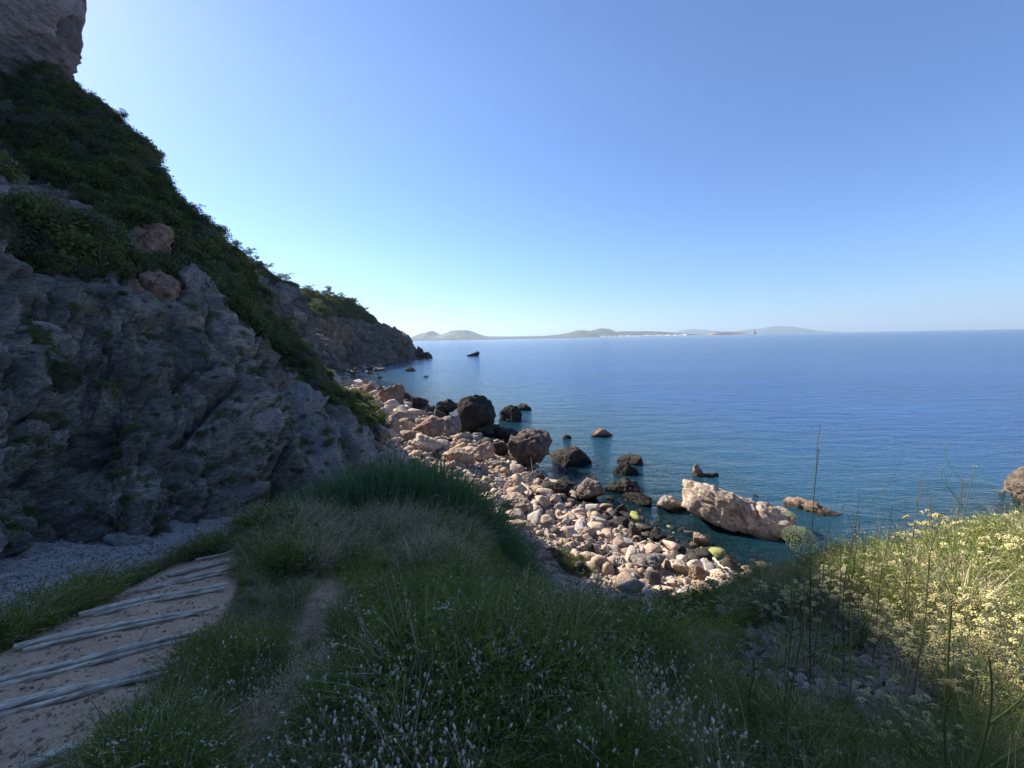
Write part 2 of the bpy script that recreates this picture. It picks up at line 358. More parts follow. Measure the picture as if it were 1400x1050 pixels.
b.l(m2.outputs[0], b.out.inputs[0]); M['sea'] = b.m
sf = grid_faces(len(srad), len(sang), True)
land = sh > .8
keep = ~land[sf].all(1)
sea = tag(obj('sea_water', mesh('sea_water', np.stack([SX, SY, np.zeros(len(SX))], 1), sf[keep], M['sea'], attrs={'depth': np.clip(-sh, 0, 20)})), kind='structure')

# ------------------------------------------------------------------ cliffs
def catmull(P, n):
    P = np.asarray(P, float); k = len(P); t = np.linspace(0, k - 1, n); i = np.clip(t.astype(int), 0, k - 2); f = (t - i).reshape((-1,) + (1,) * (P.ndim - 1))
    a = P[np.clip(i - 1, 0, k - 1)]; b_ = P[i]; c = P[i + 1]; d = P[np.clip(i + 2, 0, k - 1)]
    return b_ + .5 * f * ((c - a) + f * (2 * a - 5 * b_ + 4 * c - d + f * (3 * (b_ - c) + d - a)))
def patch(cols, n, m, disp, seed, tilt=None, back=((-6, 6, -1), (-22, 16, -9), (-55, 40, -34))):
    G = []
    for c in cols:
        pts = [np.array(p[1:], float) if p[0] == 'w' else pix(*p) for p in c]
        bot = pts[0] - np.array([0, 0, 3.0])
        pts = [bot] + pts + [pts[-1] + np.array(o, float) for o in back]
        G.append(pts)
    G = np.array(G)
    G = catmull(G, n); G = catmull(np.swapaxes(G, 0, 1), m)          # m rows x n columns
    P = G.reshape(-1, 3)
    du = np.gradient(G, axis=1); dv = np.gradient(G, axis=0)
    N = np.cross(du, dv).reshape(-1, 3); N /= np.linalg.norm(N, axis=1)[:, None] + 1e-9
    return P, N, G.shape
def rough_rock(P, scale, seed):
    a = .5; q = P.copy()
    T = np.stack([q[:, 0] + .4 * q[:, 2], q[:, 1] * .8 - .3 * q[:, 2], q[:, 2] * 1.3 + .5 * q[:, 0]], 1)     # tilted beds
    r1 = fbm(T / (7 * scale), 4, seed, True); r2 = fbm(T / (2.2 * scale), 5, seed + 20, True, .55); r3 = fbm(T / (.6 * scale), 4, seed + 40, True)
    r4 = fbm(P / (16 * scale), 3, seed + 60)
    return r4 * 1.6 + r1 * 1.1 + r2 * .6 + r3 * .22, r2 + .5 * r3
def worley(P, seed=0):
    I = np.floor(P).astype(np.int64); f1 = np.full(len(P), 9.); f2 = np.full(len(P), 9.); val = np.zeros(len(P))
    for a in (-1, 0, 1):
        for b_ in (-1, 0, 1):
            for c in (-1, 0, 1):
                J = I + (a, b_, c); x_, y_, z_ = J[:, 0], J[:, 1], J[:, 2]
                q = J + .5 + .42 * np.stack([_h(x_, y_, z_, seed), _h(x_, y_, z_, seed + 1), _h(x_, y_, z_, seed + 2)], 1)
                d = np.abs(q - P).sum(1) * .5 + np.sqrt(((q - P) ** 2).sum(1)) * .5; v = _h(x_, y_, z_, seed + 3)
                m = d < f1; f2 = np.where(m, f1, np.minimum(f2, d)); val = np.where(m, v, val); f1 = np.where(m, d, f1)
    return val, f2 - f1
def blocks(P, scale, seed):
    w_ = fbm(P / (scale * 2.2), 3, seed + 7)[:, None]; T = np.stack([P[:, 0] + .35 * P[:, 2], P[:, 1] * .9 - .25 * P[:, 2], P[:, 2] * 1.5 + .55 * P[:, 0] - .2 * P[:, 1]], 1) / scale + w_ * .45
    v, e = worley(T, seed); return v * .5 - .5 * (1 - smooth(0, .16, e)), v
W = lambda *a: ('w',) + a
near_cols = [
 [W(-9, -14, 9), W(-10, -14, 13), W(-12, -14, 17), W(-16, -14, 22), W(-22, -14, 29), W(-30, -14, 38), W(-38, -14, 46), W(-46, -14, 52)],
 [W(-8.5, -2, 9), W(-9.5, -2, 12), W(-12, -2, 16), W(-16, -2, 22), W(-22, -2, 29), W(-31, -2, 38), W(-40, -1, 47), W(-48, 0, 54)],
 [W(-8.3, 4, 8.8), W(-9.5, 4.5, 10.5), W(-11.5, 5, 13.5), W(-15, 6.5, 18), W(-23, 10, 25), W(-34, 16, 33), W(-50, 26, 44), W(-62, 34, 52)],
 [(0, 785, 6), (0, 690, 6.6), (0, 570, 7.6), (0, 450, 9.8), (0, 335, 14), (0, 240, 24), (0, 150, 40), (0, 70, 52)],
 [(60, 775, 7), (60, 690, 7.5), (60, 570, 8.8), (60, 450, 11), (60, 340, 16), (60, 240, 27), (60, 160, 40), (60, 100, 50)],
 [(125, 760, 8), (125, 670, 8.8), (125, 555, 10.5), (125, 440, 13.5), (125, 345, 19), (125, 265, 29), (125, 205, 38), (120, 158, 46)],
 [(180, 748, 8.5), (180, 650, 9.4), (180, 540, 11.5), (180, 440, 15), (180, 355, 21), (180, 295, 28), (180, 240, 35), (180, 200, 42)],
 [(235, 732, 10), (235, 640, 11), (235, 540, 13.5), (235, 460, 17), (235, 395, 22), (235, 345, 28), (235, 308, 34), (230, 275, 40)],
 [(300, 705, 12), (300, 620, 13), (300, 540, 15.5), (300, 485, 19), (300, 438, 23), (300, 400, 28), (295, 368, 34), (288, 340, 40)],
 [(360, 690, 14), (360, 630, 15.5), (360, 570, 18), (355, 515, 22), (352, 475, 26), (350, 440, 30), (343, 420, 34), (334, 394, 40)],
 [(430, 675, 17), (430, 630, 19), (425, 590, 22), (415, 555, 25), (408, 520, 28), (402, 488, 32), (395, 470, 36), (386, 452, 40)],
 [(480, 660, 24), (478, 630, 26), (470, 603, 29), (460, 577, 31), (452, 553, 34), (446, 530, 36), (438, 516, 38), (430, 502, 41)],
 [(525, 650, 33), (522, 628, 35), (513, 612, 36), (502, 598, 37), (492, 583, 38), (484, 568, 40), (476, 553, 42), (467, 537, 44)],
 [(546, 640, 36), (544, 622, 38), (538, 610, 40), (530, 601, 42), (522, 592, 44), (514, 584, 46), (506, 574, 48), (496, 562, 50)],
 [(505, 620, 60), (503, 600, 60), (498, 590, 60), (492, 583, 60), (486, 577, 60), (478, 570, 60), (470, 563, 60), (458, 552, 60)]]
P, N, sh_ = patch(near_cols, 900, 620, 1, 1)
dist = np.linalg.norm(P - EYE, axis=1)
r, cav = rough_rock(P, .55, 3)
r2, cav2 = rough_rock(P, 1.5, 33)
px_, py_, d_ = proj(P)
amp = .5 * smooth(3, 16, dist) + .45
k1, c1 = blocks(P, 2.0, 211); k2, c2 = blocks(P, .7, 223); k3, c3 = blocks(P, .3, 231)
kk_ = smooth(3, 12, dist); rv_ = smooth(-.25, .4, fbm(P / 5.0, 3, 251)); k0, c0 = blocks(P, 4.2, 241)
P2 = P + N * ((r * amp * .72) + r2 * .5 * smooth(12, 35, dist) + k0 * .9 * kk_ + k1 * .5 * kk_ + (k2 * .22 + k3 * .07) * (.15 + .85 * rv_))[:, None]
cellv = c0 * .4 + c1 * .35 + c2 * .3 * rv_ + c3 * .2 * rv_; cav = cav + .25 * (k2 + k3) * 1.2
# vegetation cover: the belt on the upper slope, falling to the spur
V_BELT = [(-900, -300), (-60, 40), (90, 110), (130, 150), (200, 205), (260, 290), (330, 350), (400, 430), (470, 520), (520, 580), (500, 590), (470, 570), (462, 612), (420, 585), (385, 545), (365, 500),
          (300, 470), (255, 420), (215, 395), (195, 370), (205, 330), (170, 330), (120, 300), (100, 265), (50, 240), (0, 255), (-900, 200)]
V_B2 = [(0, 300), (60, 330), (130, 335), (190, 375), (175, 395), (120, 390), (70, 375), (0, 345), (-300, 330), (-300, 260)]
V_B3 = [(30, 500), (85, 515), (80, 545), (55, 545)]
V_B4 = [(0, 440), (30, 450), (60, 490), (40, 500), (5, 465)]
vm = (inpoly(px_, py_, V_BELT) | inpoly(px_, py_, V_B2) | inpoly(px_, py_, V_B3) | inpoly(px_, py_, V_B4)).astype(float)
vm = vm.reshape(sh_[:2])
for _ in range(6): vm = (vm + np.roll(vm, 1, 0) + np.roll(vm, -1, 0) + np.roll(vm, 1, 1) + np.roll(vm, -1, 1)) / 5
vm = vm.ravel()
warm = np.zeros(len(P))
for cx, cy, rx, ry, a in [(70, 290, 55, 40, .7), (200, 390, 35, 45, 1.0), (190, 340, 22, 30, .8), (330, 560, 60, 50, .3), (360, 545, 40, 25, .5), (480, 600, 40, 35, .55), (500, 560, 40, 40, .6), (255, 430, 45, 40, .5), (120, 740, 40, 25, .35)]:
    warm = np.maximum(warm, a * np.exp(-(((px_ - cx) / rx) ** 2 + ((py_ - cy) / ry) ** 2)))
pale = np.maximum(inpoly(px_, py_, [(350, 555), (385, 560), (420, 600), (440, 615), (430, 680), (400, 690), (392, 640), (370, 600)]) * .9, inpoly(px_, py_, [(452, 600), (500, 590), (530, 610), (530, 650), (450, 650), (445, 620)]) * .6).astype(float).reshape(sh_[:2])
for _ in range(8): pale = (pale + np.roll(pale, 1, 0) + np.roll(pale, -1, 0) + np.roll(pale, 1, 1) + np.roll(pale, -1, 1)) / 5
pale = pale.ravel()
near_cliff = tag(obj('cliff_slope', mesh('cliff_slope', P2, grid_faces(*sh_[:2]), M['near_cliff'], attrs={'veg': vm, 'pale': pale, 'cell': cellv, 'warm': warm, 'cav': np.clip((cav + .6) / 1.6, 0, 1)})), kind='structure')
NEAR = dict(P=P2, N=N, veg=vm, px=px_, py=py_, d=d_, shape=sh_)

mid_cols = [
 [(200, 520, 105), (200, 460, 108), (200, 400, 112), (200, 340, 118), (200, 270, 128)],
 [(270, 520, 110), (270, 465, 112), (270, 410, 116), (270, 365, 122), (270, 322, 132)],
 [(310, 520, 112), (310, 470, 114), (310, 425, 118), (310, 385, 124), (310, 350, 134)],
 [(355, 520, 116), (355, 472, 118), (355, 430, 121), (353, 398, 126), (350, 368, 136)],
 [(395, 520, 120), (395, 482, 122), (395, 450, 124), (393, 420, 128), (388, 394, 138)],
 [(426, 520, 126), (424, 482, 127), (422, 455, 129), (418, 434, 132), (410, 412, 140)],
 [(430, 520, 150), (428, 485, 150), (424, 462, 152), (420, 445, 155), (410, 432, 160)]]
P, N, sh_ = patch(mid_cols, 320, 220, 1, 2, back=((-8, 10, -1), (-25, 30, -6), (-60, 60, -25)))
px_, py_, d_ = proj(P); r, cav = rough_rock(P, 1.6, 70)
kb, kc = blocks(P, 5, 301); r = r + kb * .8
vm = smooth(0, 1, np.clip(((356 + (px_ - 300) * .5) - py_) / 8, 0, 1))
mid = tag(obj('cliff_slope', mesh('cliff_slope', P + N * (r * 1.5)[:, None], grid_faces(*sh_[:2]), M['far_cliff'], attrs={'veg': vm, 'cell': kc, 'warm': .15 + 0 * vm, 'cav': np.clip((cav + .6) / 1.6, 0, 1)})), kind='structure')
MID = dict(shape=sh_, P=P + N * (r * 1.5)[:, None], N=N, veg=vm, px=px_, py=py_, d=d_)
head_cols = [
 [(380, 515, 170), (380, 480, 175), (380, 450, 182), (380, 425, 190), (380, 405, 200)],
 [(410, 514, 160), (408, 482, 168), (405, 450, 178), (402, 425, 188), (400, 405, 202)],
 [(448, 512, 152), (446, 488, 164), (443, 456, 178), (441, 432, 190), (438, 404, 208)],
 [(478, 506, 172), (474, 490, 184), (470, 462, 196), (466, 440, 206), (460, 407, 220)],
 [(505, 500, 196), (503, 482, 204), (498, 460, 212), (494, 442, 220), (487, 422, 232)],
 [(532, 497, 214), (531, 480, 220), (526, 464, 226), (521, 452, 232), (513, 438, 242)],
 [(552, 495, 230), (553, 483, 234), (552, 473, 238), (549, 465, 244), (543, 455, 252)],
 [(564, 493, 242), (564, 487, 246), (563, 480, 250), (561, 475, 255), (558, 468, 262)],
 [(566, 490, 290), (564, 488, 292), (562, 486, 296), (560, 483, 300), (555, 480, 306)]]
P, N, sh_ = patch(head_cols, 420, 260, 1, 2, back=((-8, 14, -1), (-25, 40, -6), (-60, 80, -30)))
px_, py_, d_ = proj(P); r, cav = rough_rock(P, 2.0, 90)
kb, kc = blocks(P, 7, 321); kb2, kc2 = blocks(P, 2.6, 331); r = r + kb * 1.3 + kb2 * .4; kc = kc * .6 + kc2 * .5
vline = np.interp(px_, [380, 430, 460, 500, 520, 545, 560], [460, 445, 437, 440, 445, 452, 455])
vm = smooth(0, 1, np.clip((vline - py_) / 8, 0, 1))
wm = .3 + .6 * np.exp(-(((px_ - 455) / 20) ** 2 + ((py_ - 455) / 25) ** 2))
HP = P + N * (r * 2.0)[:, None]
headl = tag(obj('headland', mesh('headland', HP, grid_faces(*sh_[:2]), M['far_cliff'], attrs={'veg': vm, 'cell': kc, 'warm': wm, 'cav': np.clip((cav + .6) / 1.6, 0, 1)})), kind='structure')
HEAD = dict(shape=sh_, P=HP, N=N, veg=vm, px=px_, py=py_, d=d_)

# rock tower at the head of the slope
lv = np.linspace(0, 1, 260); zs = 26 + 34.5 * lv
tt = np.linspace(0, 2 * np.pi, 520, endpoint=False)
edge_py = np.array([-75, -50, 0, 30, 60, 90, 110, 135, 170, 230]); edge_px = np.array([60, 100, 111, 109, 106, 99, 94, 88, 84, 80])
DT = 50.0
ez = pix(edge_px, edge_py, np.full(len(edge_px), DT))
xr = np.interp(zs, ez[::-1, 2], ez[::-1, 0])
rx = 26 + 0 * zs; ry = 9 - 2 * smooth(.8, 1, lv)
top = np.sqrt(np.clip(1 - smooth(.93, 1.0, lv) ** 2, 0.0, 1)); rxx = rx * (.25 + .75 * top); ryy = ry * (.2 + .8 * top); rxx[-1] = .05; ryy[-1] = .05
TX = (xr - rx)[:, None] + rxx[:, None] * np.sign(np.cos(tt)) * np.abs(np.cos(tt)) ** .75
TY = (DT + 2)  + ryy[:, None] * np.sign(np.sin(tt)) * np.abs(np.sin(tt)) ** .85
TP = np.stack([TX, TY, np.repeat(zs[:, None], len(tt), 1)], -1)
du = np.roll(TP, -1, 1) - np.roll(TP, 1, 1); dv = np.gradient(TP, axis=0); TN = np.cross(du, dv).reshape(-1, 3); TN /= np.linalg.norm(TN, axis=1)[:, None] + 1e-9
TP = TP.reshape(-1, 3); r, cav = rough_rock(TP, 1.7, 130)
kb, kc = blocks(TP, 4.5, 341); TP = TP + TN * (r * .8 + kb * .4)[:, None]
TP[:, 2] = np.where(TP[:, 2] > 50, 50 + (TP[:, 2] - 50) / 10.5 * 22, TP[:, 2])
ztop = 59.3 + .8 * (-59.4 - TP[:, 0]); ztop = np.clip(ztop, 55, 70) + .2 * fbm(TP * .8, 3, 77) - .25 * np.abs(fbm(TP * .3, 3, 78))  # unseen top cut to a slope, shaped to set where sun and shade fall
TP[:, 2] = np.minimum(TP[:, 2], ztop)
cap = TP.reshape(len(lv), len(tt), 3)[-1].mean(0)
Ft = grid_faces(len(lv), len(tt), True)
TPc = np.vstack([TP, cap[None]]); last = (len(lv) - 1) * len(tt)
capf = np.array([[last + j, last + (j + 1) % len(tt), len(TP), len(TP)] for j in range(len(tt))])
me = mesh('rock_tower', TPc, Ft, M['tower'], attrs={'cell': np.append(kc, 0), 'veg': np.zeros(len(TPc)), 'warm': np.full(len(TPc), .45), 'cav': np.append(np.clip((cav + .6) / 1.6, 0, 1), 1)})
tag(obj('rock_tower', me), 'tall overhanging grey-brown rock tower above the vegetated slope, top left', 'rock tower')

# ------------------------------------------------------------------ far coast
def hill(name, prof, dist, depth, mat, base_py=None, n=300, seed=0, rough=.06):
    px = np.array([p[0] for p in prof], float); py = np.array([p[1] for p in prof], float)
    xs = np.linspace(px[0], px[-1], n)
    hy = np.interp(xs, px, py) if len(px) < 3 else np.interp(xs, px, py)
    Pt = pix(xs, hy, np.full(n, dist)); Z = np.maximum(Pt[:, 2], 0)
    nz = fbm(np.stack([xs * .12, xs * 0, xs * 0 + seed], 1), 4, seed); Z = Z * (1 + rough * nz)
    rows = []; m = 24
    for k in range(m):
        t = k / (m - 1) * 2 - 1; s = max(0, 1 - abs(t) ** 1.6)
        yy = dist + t * depth * (1 if t > 0 else .8)
        x = Pt[:, 0]
        q = np.stack([x / depth * 2.2, np.full(n, t * 2.), np.zeros(n)], 1)
        zz = Z * s * (1 + .28 * fbm(q, 4, seed + 5) * (1 - s * .8)) - (1 - s) * 12
        rows.append(np.stack([x, np.full(n, 1.0) * yy, zz], 1))
    G = np.array(rows)
    return mesh(name, G.reshape(-1, 3), grid_faces(m, n), mat)
b = NB('far_hill'); n1 = b.noise(b.coord('Object'), .004, 8, .65)
b.pbr(b.ramp(n1, [(.35, (.035, .045, .025)), (.55, (.08, .085, .05)), (.7, (.2, .18, .14))]), .95); M['far_hill'] = b.m
b = NB('island_rock'); n1 = b.noise(b.coord('Object'), .02, 8, .65)
b.pbr(b.ramp(n1, [(.35, (.1, .07, .05)), (.55, (.24, .18, .14)), (.7, (.36, .3, .24))]), .95); M['island'] = b.m
hA = [(562, 466), (568, 460), (575, 457), (580, 455), (585, 456), (588, 453), (592, 452), (597, 455), (604, 458), (612, 455), (618, 452), (640, 452), (648, 454), (658, 458), (668, 460), (700, 460), (745, 459), (765, 457), (780, 454), (788, 451),
      (798, 451), (806, 453), (812, 451), (820, 449), (830, 450), (838, 454), (860, 453), (900, 453), (925, 455), (938, 457), (945, 460)]
tag(obj('far_hills', hill('far_hills', hA, 9000, 1500, M['far_hill'], seed=3)), kind='structure')
hL = [(540, 465), (562, 464.5), (600, 464), (650, 463), (700, 462.3), (760, 461.6), (790, 461.6)]
tag(obj('far_shore', hill('far_shore', hL, 6000, 500, M['far_hill'], seed=8)), kind='structure')
hM = [(915, 459), (930, 452), (945, 449.5), (960, 451), (985, 454), (1010, 452.5), (1030, 449.5), (1045, 449), (1055, 446), (1068, 445.5), (1080, 448), (1095, 451), (1120, 453.5), (1150, 455.5), (1175, 457)]
tag(obj('far_mountains', hill('far_mountains', hM, 21000, 2500, M['far_hill'], seed=5)), kind='structure')
isl = [(967, 458), (971, 455), (976, 453.5), (984, 454), (992, 453), (1000, 454), (1005, 453), (1011, 455), (1017, 455), (1021, 457.5)]
tag(obj('island', hill('island', isl, 7500, 180, M['island'], seed=11, rough=.35)), 'long low rocky island on the horizon', 'island')
isl2 = [(1026, 457.5), (1028, 453), (1029.3, 450.5), (1030.5, 454), (1031.5, 457)]
tag(obj('sea_stack', hill('sea_stack', isl2, 7600, 50, M['island'], n=60, seed=12, rough=.2)), 'pointed rock stack just right of the low island on the horizon', 'sea stack')
b = NB('white_render'); b.pbr((.75, .73, .7), .8); M['white'] = b.m
V = []; Fq = []
for k in range(150):
    t = RNG.random(); px = 820 + 118 * (1 - (1 - t) ** 1.3); pd = 7450 + RNG.random() * 200
    p = pix(np.array(px), np.array(460.), np.array(pd)); ww, hh = 6 + RNG.random() * 22, 6 + RNG.random() * 12
    x, y = p[0], p[1]; z0 = 0 + RNG.random() ** 2 * 18; k0 = len(V)
    for dx, dy, dz in [(0, 0, 0), (1, 0, 0), (1, 1, 0), (0, 1, 0), (0, 0, 1), (1, 0, 1), (1, 1, 1), (0, 1, 1)]: V.append((x + dx * ww, y + dy * 12, z0 - 4 + dz * (hh + 4)))
    for f in [(0, 1, 5, 4), (1, 2, 6, 5), (2, 3, 7, 6), (3, 0, 4, 7), (4, 5, 6, 7)]: Fq.append([k0 + i for i in f])
tag(obj('far_town', mesh('far_town', V, Fq, M['white'], False)), kind='stuff')

# ------------------------------------------------------------------ boulders
def boulder_verts(sub, seed, dims, facets=14, jag=.1, power=9, planes=None):
    V, F = ico(sub); rg = np.random.default_rng(seed)
    nrm = rg.normal(size=(facets, 3)); nrm /= np.linalg.norm(nrm, axis=1)[:, None]; dd = .5 + rg.random(facets) * .5
    if planes is not None: nrm = np.array([p[:3] for p in planes], float); nrm /= np.linalg.norm(nrm, axis=1)[:, None]; dd = np.array([p[3] for p in planes])
    power = power * 2.0; c = np.maximum(V @ nrm.T, 0.001); rr = (c / dd) ** power; rr = (rr.sum(1) + (1 / 1.35) ** power) ** (-1 / power)
    P = V * rr[:, None]
    P = P / np.abs(P).max(0)
    P = P * np.asarray(dims)
    s = max(dims); off = rg.random(3) * 50
    d1 = fbm(P / s * 1.8 + off, 5, seed % 97, True, .6) * .75 + fbm(P / s * 5 + off, 4, seed % 91 + 3, True, .6) * .4
    P = P + V * (d1 * jag * s)[:, None]
    if sub > 3:
        bk, _c = blocks(P / s * 2 + off, .62, seed % 89); P = P + V * (bk * s * .085)[:, None]
    P[:, 2] = np.maximum(P[:, 2], -dims[2])
    return P, F
BLD = []
def boulder(x0, x1, yt, yb, mat, label, cat='boulder', zoff=0.0, dr=.8, rot=0., facets=15, jag=.15, seed=None, group=None, hmul=1.0, tilt=(0, 0), sub=5):
    cx = (x0 + x1) / 2; p, d = ground_hit(cx, yb, 5, 400, z0=0.0)
    Wd = (x1 - x0) / F_PX * d; Dp = Wd * dr
    a = math.atan2(EYE[2] - p[2], math.hypot(p[0], p[1]))
    Hh = max(((yb - yt) / F_PX * d - Dp * .75 * math.sin(a)) / math.cos(a), .28 * Wd) * hmul
    dirv = np.array([p[0], p[1], 0]); dirv /= np.linalg.norm(dirv)
    c = p + dirv * Dp * .42; g = float(height([c[0]], [c[1]])[0])
    base = min(g, 0) if p[2] < .1 else g
    base = max(base, -1.2)
    top = p[2] + Hh
    hz = (top - base) / 2 * 1.12
    seed = seed if seed is not None else int(x0 * 7 + yb)
    V, F = boulder_verts(sub, seed, (Wd / 2, Dp / 2, hz), facets, jag)
    o = obj('boulder', mesh('boulder', V, F, M[mat]), loc=(c[0], c[1], base + hz * .86 + zoff), rot=(tilt[0], tilt[1], -math.atan2(p[0], p[1]) + rot))
    tag(o, label, cat, group); BLD.append((c[0], c[1], Wd / 2)); return o
bl = [
 (514, 558, 525, 560, 'boulder_brown', 'large red-brown boulder at the far end of the beach, lit on top'),
 (488, 520, 526, 546, 'boulder_brown', 'low red-brown block just left of the large red-brown boulder at the far end'),
 (548, 562, 535, 552, 'boulder_dark', 'small black rock right behind the large red-brown boulder at the far end'),
 (564, 590, 541, 562, 'boulder_dark', 'pointed black rock between the red-brown boulder and the big black dome'),
 (588, 626, 546, 568, 'boulder_dark', 'jagged low black rock left of the tallest black boulder'),
 (625, 683, 538, 595, 'boulder_dark', 'tallest black boulder, domed, standing at the water edge'),
 (682, 720, 551, 578, 'boulder_dark', 'black rock with a long low tail standing in the sea right of the black dome'),
 (708, 734, 553, 562, 'boulder_dark', 'low pointed black tail rock reaching right into the sea'),
 (646, 690, 576, 600, 'boulder_dark', 'low black rock at the foot of the tallest black boulder'),
 (674, 714, 582, 602, 'boulder_dark', 'flat black rock between the black dome and the big brown-topped boulder'),
 (687, 752, 588, 644, 'boulder_rug', 'big rugged brown-grey boulder at the waterline with a dark foot'),
 (752, 812, 606, 638, 'boulder_dark', 'broad dark rounded rock standing in water right of the rugged boulder'),
 (769, 782, 592, 601, 'boulder_dark', 'tiny pointed dark rock alone in the sea'),
 (802, 841, 585, 598, 'boulder_brown', 'flat brown rock alone in the sea, farthest right of the mid group'),
 (838, 880, 617, 636, 'boulder_dark', 'upper of the two low brown-black rocks awash in the sea'),
 (834, 872, 629, 651, 'boulder_dark', 'lower of the two low brown-black rocks awash in the sea'),
 (780, 826, 650, 688, 'boulder_umber', 'grey-brown upright boulder at the waterline beside the pool'),
 (824, 880, 657, 678, 'boulder_dark', 'low jagged crusty rock right of the grey-brown upright boulder'),
 (853, 894, 673, 692, 'boulder_dark', 'flat dark rock touching the left side of the small pale block'),
 (892, 940, 671, 702, 'boulder_pale', 'small pale flat-topped block in the shallow water'),
 (945, 962, 636, 653, 'boulder_brown', 'small brown rock awash beyond the huge pale boulder'),
 (955, 980, 644, 654, 'boulder_dark', 'low wet tail of rock beside the small brown rock awash'),
 (1023, 1046, 672, 683, 'boulder_dark', 'small dark rock behind the huge pale boulder'),
 (1370, 1440, 642, 695, 'boulder_rug', 'brown shore rock cut by the right edge of the picture'),
 (1362, 1376, 670, 676, 'boulder_pale', 'small white wave-washed rock beside the brown shore rock at the right'),
 (534, 572, 558, 579, 'boulder_pale', 'pale grey-beige boulder behind the ochre blocks'),
 (540, 563, 572, 591, 'boulder_tan', 'upper ochre block below the pale grey-beige boulder'),
 (566, 610, 570, 603, 'boulder_brown', 'large tan-brown leaning block in the middle of the boulder pile'),
 (598, 633, 568, 599, 'boulder_grey', 'smooth grey boulder right of the tan-brown leaning block'),
 (550, 582, 584, 610, 'boulder_tan', 'ochre rounded block in the lower left of the boulder pile'),
 (562, 604, 592, 619, 'boulder_pale', 'bright pale boulder in the lower part of the boulder pile'),
 (592, 622, 602, 622, 'boulder_pale', 'low pale boulder right of the bright pale one'),
 (618, 646, 594, 616, 'boulder_tan', 'light tan block resting above the broad tan slab'),
 (603, 650, 606, 638, 'boulder_tan', 'broad rounded tan boulder with overhang, left half of the pair'),
 (642, 676, 603, 634, 'boulder_tan', 'rounded tan boulder, right half of the pair, before the black rocks'),
 (505, 536, 578, 612, 'boulder_grey', 'shaded blue-grey boulder against the foot of the cliff spur'),
 (520, 546, 568, 598, 'boulder_pale', 'long pale slab leaning at the foot of the cliff spur'),
 (496, 524, 541, 562, 'boulder_pale', 'pale weathered boulder under the cliff spur'),
 (515, 535, 556, 575, 'boulder_pale', 'small pale boulder beside the weathered one under the spur'),
 (668, 698, 602, 626, 'boulder_dark', 'black pitted rock left of the rugged brown-grey boulder'),
 (668, 692, 626, 646, 'boulder_grey', 'dark grey boulder under the black pitted rock'),
 (688, 717, 654, 674, 'boulder_tan', 'smooth tan boulder alone on the upper beach stones'),
 (632, 654, 645, 660, 'boulder_pale', 'pale boulder at the edge of the reeds'),
 (634, 656, 658, 674, 'boulder_tan', 'ochre boulder below the pale one at the edge of the reeds'),
 (657, 690, 672, 694, 'stone_pink', 'left hump of the pinkish boulder pair on the beach'),
 (684, 722, 672, 698, 'stone_pink', 'broad pinkish crumbly boulder on the beach below the dead branch'),
 (702, 724, 683, 706, 'boulder_tan', 'tan boulder at the lower side of the pinkish one'),
 (790, 816, 718, 738, 'boulder_pale', 'angular pale block in the middle of the stony beach'),
 (864, 910, 757, 786, 'boulder_grey', 'largest loose boulder low on the stony beach'),
 (833, 862, 761, 779, 'boulder_pale', 'flat pale boulder left of the largest loose boulder'),
 (914, 945, 764, 788, 'boulder_pale', 'pale boulder right of the largest loose boulder'),
 (940, 965, 772, 800, 'boulder_tan', 'upright tan block at the lower right end of the beach'),
 (744, 768, 746, 765, 'boulder_brown', 'brown boulder at the left of the green tuft on the beach'),
 (722, 746, 742, 760, 'boulder_tan', 'tan boulder beside the grass edge of the beach'),
 (793, 812, 744, 760, 'boulder_dark', 'dark boulder in the middle of the pale beach stones'),
 (836, 866, 704, 724, 'boulder_dark', 'dark jagged rock at the upper edge of the pale beach stones'),
 (885, 911, 724, 742, 'boulder_dark', 'dark boulder at the edge of the shallow pool'),
 (946, 966, 728, 746, 'boulder_tan', 'tan round boulder at the right edge of the pool'),
 (740, 780, 655, 680, 'boulder_dark', 'broken dark rock at the waterline left of the grey-brown upright boulder'),
 (757, 786, 652, 668, 'boulder_dark', 'small dark rock touching water beyond the broken dark one'),
 (569, 580, 473, 490, 'boulder_dark', 'dark stack at the tip of the headland'),
 (578, 591, 480, 490, 'boulder_dark', 'lowest dark rock beyond the headland tip'),
 (638, 656, 483, 487, 'boulder_dark', 'low dark reef alone far out in the sea'),
 (552, 570, 502.5, 508, 'boulder_dark', 'low dark reef left of centre off the headland'),
 (577, 586, 512.5, 516, 'boulder_dark', 'small flat reef nearest the red-brown boulder'),
 (513, 518, 509, 512, 'boulder_dark', 'tiny rock in the bay, left one of three'),
 (523, 529, 506.5, 508.5, 'boulder_dark', 'tiny rock in the bay, farthest of three'),
 (515, 524, 514.5, 517.5, 'boulder_dark', 'tiny rock in the bay, nearest of three'),
]
M['boulder_umber'] = rock_mat('umber_rock', (.07, .055, .045), (.17, .135, .11), (.29, .235, .19), .8, .8, .25, True)
M['boulder_rug'] = rock_mat('rugged_brown_rock', (.05, .038, .03), (.13, .1, .08), (.24, .19, .155), .8, .9, .3, True)
for a in bl:
    if a[4] == 'boulder_rug': boulder(*a, facets=40 if a[0] < 1000 else 14, jag=.26 if a[0] < 1000 else .22, seed=5)
    else: boulder(*a)
